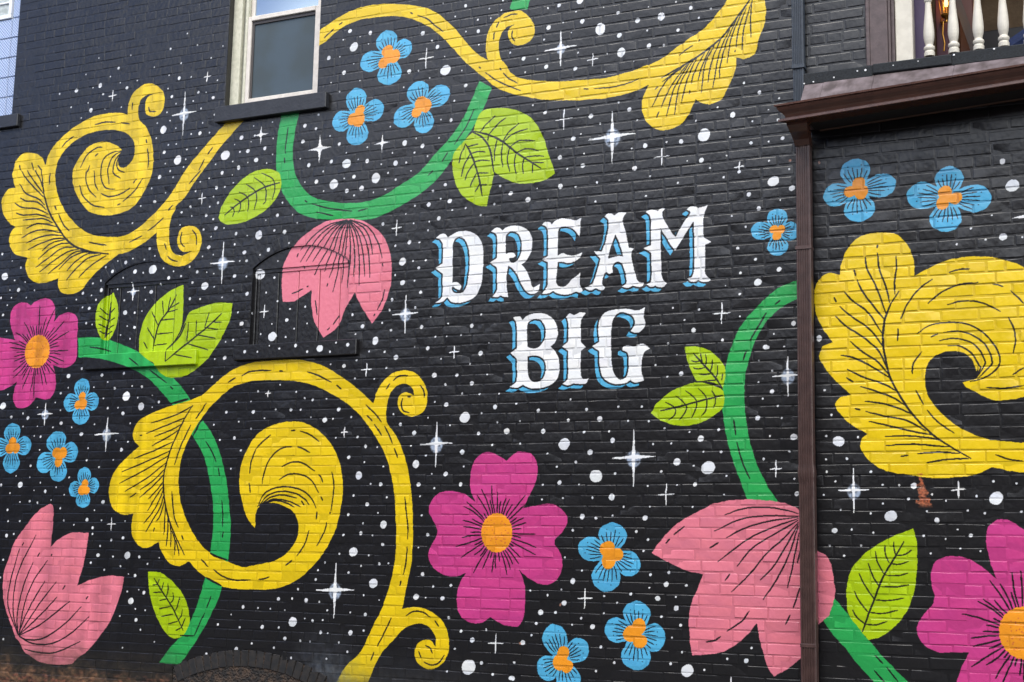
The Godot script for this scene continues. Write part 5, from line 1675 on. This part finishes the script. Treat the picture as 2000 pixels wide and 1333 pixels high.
func boarded(b: Node3D, hole: Array, first: bool) -> void:
	var l: float = hole[0]
	var r: float = hole[1]
	var top: float = hole[3]
	paint_sheet = 0
	var back := 0.028 if first else 0.031
	paint_dx = back * (0.86 if first else 0.67)
	paint_dy = -back * 0.22
	var st := begin()
	sweep(st, arch_outline(hole, top - 0.012, 0.002), [-0.12, -back + 0.016], func(u, v, t): return Vector3(u, v, t))
	var w := put("boarded_window", st.commit(), paints[0], b)
	st = begin()
	box(st, Vector3(l - 0.03, top - 0.042, -0.12), Vector3(r + 0.03, top - 0.008, -back + 0.006), 0.004)
	put("lintel_board", st.commit(), paints[0], w)
	st = begin()
	box(st, Vector3(l - 0.05, 3.0, -0.13), Vector3(l + 0.022, top, -back + 0.006), 0.004)
	put("jamb_board", st.commit(), paints[0], w)
	st = begin()
	box(st, Vector3(l + 0.023, 3.0, -0.13), Vector3(l + 0.044, top, -back - 0.006), 0.004)
	put("jamb_board", st.commit(), paints[0], w)
	var edges := [1.425, 1.516, 1.693, 1.856, 2.040, 2.22] if first else [2.808, 2.975, 3.146, 3.324, 3.498, 3.64]
	for k in edges.size() - 1:
		st = begin()
		box(st, Vector3(edges[k] + 0.0025, 3.0, -0.13), Vector3(edges[k + 1] - 0.0025, top - 0.03, -back - 0.002 * (k % 2)), 0.005)
		put("plank", st.commit(), paints[0], w)
	paint_dx = -0.023
	paint_dy = 0.004
	st = begin()
	if first:
		box(st, Vector3(1.235, 2.922, -0.12), Vector3(2.308, 3.036, 0.032), 0.005)
	else:
		box(st, Vector3(2.645, 2.936, -0.12), Vector3(3.686, 3.046, 0.032), 0.005)
	put("sill", st.commit(), paints[0], w)
	paint_sheet = -1

func build_annex(cam: Transform3D) -> void:
	var b := thing("brick_annex", "lower brick wing right of the brown downpipe, with yellow scroll and blue flowers", "building")
	var list := []
	var mortar := [Heap.new(), Heap.new(), Heap.new()]
	var y := 4.49
	var r := 0
	while y > 0.0:
		var pitch := 0.0697 if y > 3.2 else 0.0682
		y -= pitch
		course(list, mortar, y, pitch, r % 9 == 8, r % 2 == 1, 6.868, X1, 1.2, 0.2110)
		r += 1
	build_wall("wall", b, list, mortar, cam, null, null)
	put("inner_wall", box_mesh(Vector3(6.9, -0.1, -0.6), Vector3(16, 4.4, -0.2), 0.0), mat("inner_brick", Color(0.12, 0.11, 0.11), 0.9), b)

func build_balcony() -> void:
	var base := Vector3(8.2, 4.46, 0)
	var b := thing("balcony", "covered balcony with cream turned balusters above the brown gutter", "balcony", base)
	var o := -base
	var brown := worn("brown_wood", Color8(76, 61, 61), Color8(64, 50, 50), 0.5, 2.2, 101, 0.03)
	var cream := worn("cream_wood", Color8(196, 190, 176), Color8(186, 180, 166), 0.45, 2.0, 102, 0.02)
	var strip := worn("speckled_felt", Color8(38, 42, 46), Color8(24, 27, 30), 0.85, 9.0, 103, 0.4)
	var board := worn("weathered_board", Color8(112, 100, 102), Color8(58, 47, 46), 0.7, 1.3, 104, 0.06)
	# the black felt edge of the deck
	var st := begin()
	box(st, Vector3(6.835, 4.472, -0.02), Vector3(7.262, 4.548, 0.052), 0.006)
	box(st, Vector3(7.262, 4.490, -0.02), Vector3(7.72, 4.553, 0.054), 0.006)
	box(st, Vector3(7.72, 4.480, -0.02), Vector3(9.6, 4.560, 0.050), 0.006)
	put("deck_edge", st.commit(), strip, b, o)
	st = begin()
	for d in [[6.847, 4.482, 5], [6.905, 4.487, 5], [7.03, 4.498, 5], [7.172, 4.52, 5], [7.22, 4.519, 7], [7.385, 4.527, 4], [7.53, 4.533, 4], [7.735, 4.543, 6], [7.96, 4.548, 6], [8.3, 4.53, 6], [8.7, 4.54, 5]]:
		var lt := begin()
		lathe(lt, [Vector2(0.001, 0.0022), Vector2(d[2] * 0.0007, 0.002), Vector2(d[2] * 0.001, 0.0)], 9)
		st.append_from(lt.commit(), 0, Transform3D(Basis(Vector3.RIGHT, PI / 2), Vector3(d[0], d[1], 0.0535)))
	put("paint_dot", st.commit(), mat("white_dot", WHT, 0.5), b, o)
	# weathered boards sloping from the deck out to the gutter
	for k in [[6.85, 6.965, 0.0], [6.967, 7.27, 0.003], [7.272, 7.735, 0.001], [7.737, 8.4, 0.004], [8.402, 9.6, 0.002]]:
		var fb := begin()
		sweep(fb, PackedVector2Array([Vector2(0.012, 4.495), Vector2(0.040 + k[2], 4.485), Vector2(0.185 + k[2], 4.315), Vector2(0.180, 4.19), Vector2(0.005, 4.19)]), [k[0], k[1]], func(u, v, t): return Vector3(t, v + (0.047 * (t - 6.74) if v < 4.4 else 0.0), u))
		put("fascia_board", fb.commit(), board, b, o)
	# soffit under the eave, with a thin brown moulding where it meets the brick
	var fr := begin()
	sweep(fr, PackedVector2Array([Vector2(0.004, -0.02), Vector2(0.175, -0.02), Vector2(0.175, -0.004), Vector2(0.004, -0.004)]), [6.90, 9.6], func(u, v, t): return Vector3(t, 4.202 + v + (t - 6.74) * 0.047, u))
	put("soffit", fr.commit(), mat("soffit_brown", Color8(26, 19, 17), 0.8), b, o)
	fr = begin()
	sweep(fr, PackedVector2Array([Vector2(0.004, -0.030), Vector2(0.014, -0.030), Vector2(0.018, -0.022), Vector2(0.004, -0.022)]), [6.93, 9.6], func(u, v, t): return Vector3(t, 4.202 + v + (t - 6.74) * 0.047, u))
	put("moulding", fr.commit(), mat("moulding_brown", Color8(74, 47, 28), 0.5), b, o)
	# the jamb: plain face, then two stepped edges
	st = begin()
	box(st, Vector3(7.224, 4.55, -0.12), Vector3(7.246, 6.5, 0.036), 0.004)
	box(st, Vector3(7.246, 4.55, -0.12), Vector3(7.352, 6.5, 0.030), 0.003)
	box(st, Vector3(7.352, 4.55, -0.12), Vector3(7.368, 6.5, 0.016), 0.003)
	box(st, Vector3(7.368, 4.55, -0.12), Vector3(7.388, 6.5, -0.006), 0.003)
	put("jamb", st.commit(), brown, b, o)
	put("column", box_mesh(Vector3(7.392, 4.55, -0.13), Vector3(7.492, 6.5, -0.012), 0.006), cream, b, o)
	put("purple_edge", box_mesh(Vector3(7.470, 4.55, -0.20), Vector3(7.572, 6.5, -0.134), 0.005), mat("purple_paint", Color8(70, 52, 88), 0.5), b, o)
	# turned balusters
	var prof := []
	for p in [[0.026, 0.0], [0.0315, 0.002], [0.0315, 0.026], [0.027, 0.032], [0.026, 0.036], [0.031, 0.044], [0.033, 0.053], [0.031, 0.062], [0.024, 0.068], [0.022, 0.074], [0.024, 0.082], [0.0285, 0.10], [0.0315, 0.122], [0.0325, 0.142], [0.0315, 0.168], [0.0285, 0.205], [0.0235, 0.255], [0.019, 0.305], [0.017, 0.338], [0.0175, 0.345], [0.022, 0.350], [0.0235, 0.358], [0.022, 0.366], [0.0175, 0.371], [0.020, 0.40], [0.0245, 0.46], [0.029, 0.54], [0.0315, 0.60], [0.029, 0.64], [0.022, 0.665], [0.031, 0.69], [0.0315, 0.74]]:
		prof.append(Vector2(p[0], p[1]))
	var bm := begin()
	lathe(bm, prof, 22)
	var baluster := bm.commit()
	for k in 7:
		put("baluster", baluster, cream, b, o + Vector3(7.584 + k * 0.1413, 4.588, -0.05))
	put("top_rail", box_mesh(Vector3(7.49, 5.33, -0.1), Vector3(9.35, 5.40, 0.0), 0.012), cream, b, o)
	# inside
	var plaster := worn("tan_plaster", Color8(112, 91, 66), Color8(98, 78, 55), 0.8, 1.2, 105, 0.1)
	put("floor", box_mesh(Vector3(7.2, 4.47, -1.6), Vector3(9.4, 4.575, -0.02), 0.0), mat("deck_boards", Color8(70, 58, 50), 0.7), b, o)
	put("back_wall", box_mesh(Vector3(7.1, 4.4, -1.7), Vector3(9.6, 6.7, -1.5), 0.0), plaster, b, o)
	put("side_wall", box_mesh(Vector3(7.1, 4.4, -1.5), Vector3(7.22, 6.7, -0.13), 0.0), plaster, b, o)
	put("side_wall", box_mesh(Vector3(9.4, 4.4, -1.5), Vector3(9.6, 6.7, -0.2), 0.0), plaster, b, o)
	put("ceiling", box_mesh(Vector3(7.1, 6.5, -1.6), Vector3(9.6, 6.6, -0.2), 0.0), plaster, b, o)
	put("wainscot", box_mesh(Vector3(7.68, 4.57, -1.499), Vector3(9.4, 5.235, -1.44), 0.006), mat("dark_panel", Color8(30, 23, 22), 0.5), b, o)
	put("maroon_post", box_mesh(Vector3(7.588, 4.57, -0.44), Vector3(7.662, 6.5, -0.35), 0.006), mat("maroon_paint", Color8(80, 38, 50), 0.45), b, o)
	put("brown_post", box_mesh(Vector3(7.702, 4.57, -0.70), Vector3(7.79, 6.5, -0.60), 0.006), mat("russet_paint", Color8(80, 38, 28), 0.5), b, o)
	st = begin()
	var a := Vector3(7.69, 5.16, -0.5)
	var e := Vector3(7.84, 4.62, -0.5)
	var d := (e - a).normalized()
	var side := Vector3(-d.y, d.x, 0) * 0.024
	sweep(st, PackedVector2Array([Vector2(-1, -0.03), Vector2(1, -0.03), Vector2(1, 0.03), Vector2(-1, 0.03)]), [0.0, 1.0], func(u, v, t): return a.lerp(e, t) + side * u + Vector3(0, 0, v))
	put("brace", st.commit(), mat("dark_brace", Color8(44, 30, 26), 0.5), b, o)

	# brass lantern on the maroon post
	var at := Vector3(7.664, 4.905, -0.27)
	var lt := thing("wall_lantern", "small lit brass wall lantern behind the second cream baluster", "lantern", at)
	var brass := mat("brass", Color8(176, 128, 58), 0.3, 0.9)
	st = begin()
	lathe(st, [Vector2(0.002, -0.03), Vector2(0.008, -0.024), Vector2(0.006, -0.012), Vector2(0.016, 0.0), Vector2(0.030, 0.010), Vector2(0.034, 0.022), Vector2(0.020, 0.028), Vector2(0.010, 0.034), Vector2(0.010, 0.07), Vector2(0.001, 0.07)], 18)
	put("cup", st.commit(), brass, lt)
	st = begin()
	tube(st, [Vector3(-0.035, 0.03, -0.08), Vector3(-0.04, 0.0, -0.05), Vector3(-0.03, -0.02, -0.02), Vector3(0, -0.02, 0)], 0.007)
	tube(st, [Vector3(-0.02, -0.02, 0), Vector3(-0.026, -0.10, 0.0), Vector3(-0.016, -0.16, 0.0), Vector3(-0.022, -0.21, 0.0)], 0.005)
	put("arm", st.commit(), brass, lt)
	st = begin()
	lathe(st, [Vector2(0.006, 0.07), Vector2(0.012, 0.085), Vector2(0.013, 0.10), Vector2(0.009, 0.12), Vector2(0.001, 0.14)], 14)
	var glow := mat("lamp_bulb", Color(1.0, 0.86, 0.6), 0.4)
	glow.emission_enabled = true
	glow.emission = Color(1.0, 0.78, 0.42)
	glow.emission_energy_multiplier = 2.0
	put("bulb", st.commit(), glow, lt)
	st = begin()
	for k in 6:
		var an := TAU * k / 6
		tube(st, [Vector3(0.032 * cos(an), 0.024, 0.032 * sin(an)), Vector3(0.048 * cos(an), 0.17, 0.048 * sin(an))], 0.003, 6)
	lathe(st, [Vector2(0.054, 0.165), Vector2(0.058, 0.175), Vector2(0.03, 0.205), Vector2(0.006, 0.225), Vector2(0.001, 0.24)], 18)
	put("cage", st.commit(), brass, lt)
	var lamp := OmniLight3D.new()
	lamp.name = "lamp_light"
	lamp.light_color = Color(1.0, 0.78, 0.48)
	lamp.light_energy = 0.008
	lamp.light_size = 0.02
	lamp.omni_range = 4.0
	lamp.omni_attenuation = 2.0
	lamp.shadow_enabled = true
	lamp.position = Vector3(0, 0.10, 0)
	lt.add_child(lamp)

	# blue cushion on the deck
	st = begin()
	box(st, Vector3(-0.34, -0.06, -0.22), Vector3(0.34, 0.06, 0.22), 0.045)
	var cu := put("cushion", st.commit(), worn("blue_cloth", Color8(26, 46, 92), Color8(20, 36, 74), 0.85, 6.0, 107, 0.15), self, Vector3(8.28, 4.84, -0.42))
	cu.rotation = Vector3(0.3, 0.0, 0.5)
	tag(cu, "blue cushion propped behind the right end of the balusters", "cushion")

func build_rainwater() -> void:
	var brown := worn("gutter_brown", Color8(78, 51, 41), Color8(66, 42, 34), 0.24, 1.5, 111, 0.03)
	var pipe_brown := worn("pipe_brown", Color8(72, 53, 49), Color8(60, 43, 40), 0.36, 1.5, 112, 0.03)
	# gutter: an ogee trough, mitred at its left end, falling to the left
	var at := Vector3(6.75, 4.2, 0.05)
	var g := thing("rain_gutter", "brown metal rain gutter running along the balcony edge", "gutter", at)
	var prof := PackedVector2Array([Vector2(0.044, 0.108), Vector2(0.044, 0.004), Vector2(0.112, 0.0), Vector2(0.152, 0.0), Vector2(0.154, 0.003), Vector2(0.154, 0.016), Vector2(0.150, 0.019), Vector2(0.121, 0.023), Vector2(0.121, 0.034), Vector2(0.127, 0.050), Vector2(0.138, 0.064), Vector2(0.151, 0.076), Vector2(0.158, 0.088), Vector2(0.160, 0.100), Vector2(0.170, 0.101), Vector2(0.171, 0.113), Vector2(0.160, 0.117), Vector2(0.146, 0.110), Vector2(0.144, 0.090), Vector2(0.114, 0.056), Vector2(0.108, 0.014), Vector2(0.052, 0.014), Vector2(0.052, 0.108)])
	var st := begin()
	sweep(st, prof, [0.0, 1.0], func(u, v, t): return Vector3(lerpf(6.772 - (u - 0.125) * 1.2, 9.6, t), 4.178 + v * 0.93 + (lerpf(6.74, 9.6, t) - 6.74) * 0.047, u + 0.135))
	put("trough", st.commit(), brown, g, -at)
	# outlet funnel down to the pipe
	st = begin()
	var levels := [[4.19, 6.778, 6.905, 0.165, 0.25], [4.165, 6.781, 6.902, 0.155, 0.245], [4.135, 6.789, 6.895, 0.09, 0.20], [4.105, 6.794, 6.889, 0.04, 0.135], [4.075, 6.796, 6.887, 0.028, 0.108]]
	for k in levels.size() - 1:
		var a: Array = levels[k]
		var c: Array = levels[k + 1]
		var q := func(w: Array) -> Array: return [Vector3(w[1], w[0], w[4]), Vector3(w[2], w[0], w[4]), Vector3(w[2], w[0], w[3]), Vector3(w[1], w[0], w[3])]
		var u: Array = (q as Callable).call(a)
		var v: Array = (q as Callable).call(c)
		var outs := [Vector3(0, 0, 1), Vector3(1, 0, 0), Vector3(0, 0, -1), Vector3(-1, 0, 0)]
		for i in 4:
			quad(st, u[i], u[(i + 1) % 4], v[(i + 1) % 4], v[i], outs[i])
	put("outlet", st.commit(), brown, g, -at)

	# brown corrugated downpipe
	var p_at := Vector3(6.84, 0.13, 0.03)
	var p := thing("downpipe", "brown corrugated downpipe dropping from the gutter to the ground", "downpipe", p_at)
	var section := PackedVector2Array()
	section.append(Vector2(-0.042, 0.0))
	section.append(Vector2(0.042, 0.0))
	section.append(Vector2(0.044, 0.004))
	section.append(Vector2(0.044, 0.066))
	section.append(Vector2(0.040, 0.071))
	for k in 5:
		var x := 0.028 - k * 0.014
		section.append(Vector2(x + 0.0055, 0.071))
		section.append(Vector2(x + 0.003, 0.0655))
		section.append(Vector2(x - 0.003, 0.0655))
		section.append(Vector2(x - 0.0055, 0.071))
	section.append(Vector2(-0.040, 0.071))
	section.append(Vector2(-0.044, 0.066))
	section.append(Vector2(-0.044, 0.004))
	var run := func(y0: float, y1: float, x0: float, x1: float, k: float) -> Mesh:
		var s2 := begin()
		sweep(s2, section, [0.0, 1.0], func(u, v, t): return Vector3(lerpf(x0, x1, t) + u * k, lerpf(y0, y1, t), 0.028 + v * k))
		return s2.commit()
	put("pipe_section", (run as Callable).call(3.43, 4.12, 6.838, 6.842, 0.98), pipe_brown, p, -p_at)
	put("pipe_section", (run as Callable).call(2.10, 3.46, 6.831, 6.838, 1.0), pipe_brown, p, -p_at)
	put("pipe_section", (run as Callable).call(0.15, 2.06, 6.829, 6.834, 1.02), pipe_brown, p, -p_at)
	# the crushed joint
	st = begin()
	sweep(st, section, [0.0, 0.3, 0.55, 0.8, 1.0], func(u, v, t): return Vector3(6.832 + u * (1.02 + 0.09 * sin(t * PI)), lerpf(2.03, 2.13, t), 0.028 + v * (1.02 + 0.03 * sin(t * PI))))
	put("dented_joint", st.commit(), pipe_brown, p, -p_at)
	for y in [3.44, 1.09]:
		var fat := 0.002 if y > 2.0 else 0.0
		st = begin()
		box(st, Vector3(6.7845 - fat + (0.006 if y > 2.0 else 0.0), y - 0.011, 0.024), Vector3(6.8765 + fat + (0.006 if y > 2.0 else 0.0), y + 0.011, 0.1015 + fat * 0.5), 0.002)
		put("sleeve", st.commit(), pipe_brown, p, -p_at)

	# the upper pipe, painted like the wall
	var u_at := Vector3(6.81, 4.3, 0.03)
	var up := thing("downpipe", "slate blue downpipe on the black brick above the gutter end", "downpipe", u_at)
	var bluish := worn("slate_paint", Color8(40, 49, 60), Color8(34, 42, 52), 0.4, 1.5, 113, 0.03)
	var upper := func(y0: float, y1: float, k: float) -> Mesh:
		var s2 := begin()
		sweep(s2, section, [0.0, 1.0], func(u, v, t): return Vector3(6.812 + u * 0.82 * k, lerpf(y0, y1, t), 0.004 + v * 0.8 * k))
		return s2.commit()
	put("pipe_section", (upper as Callable).call(4.60, 6.6, 1.0), bluish, up, -u_at)
	put("pipe_section", (upper as Callable).call(4.22, 4.60, 0.9), bluish, up, -u_at)
	st = begin()
	box(st, Vector3(6.772, 4.585, 0.002), Vector3(6.852, 4.612, 0.064), 0.003)
	put("sleeve", st.commit(), bluish, up, -u_at)
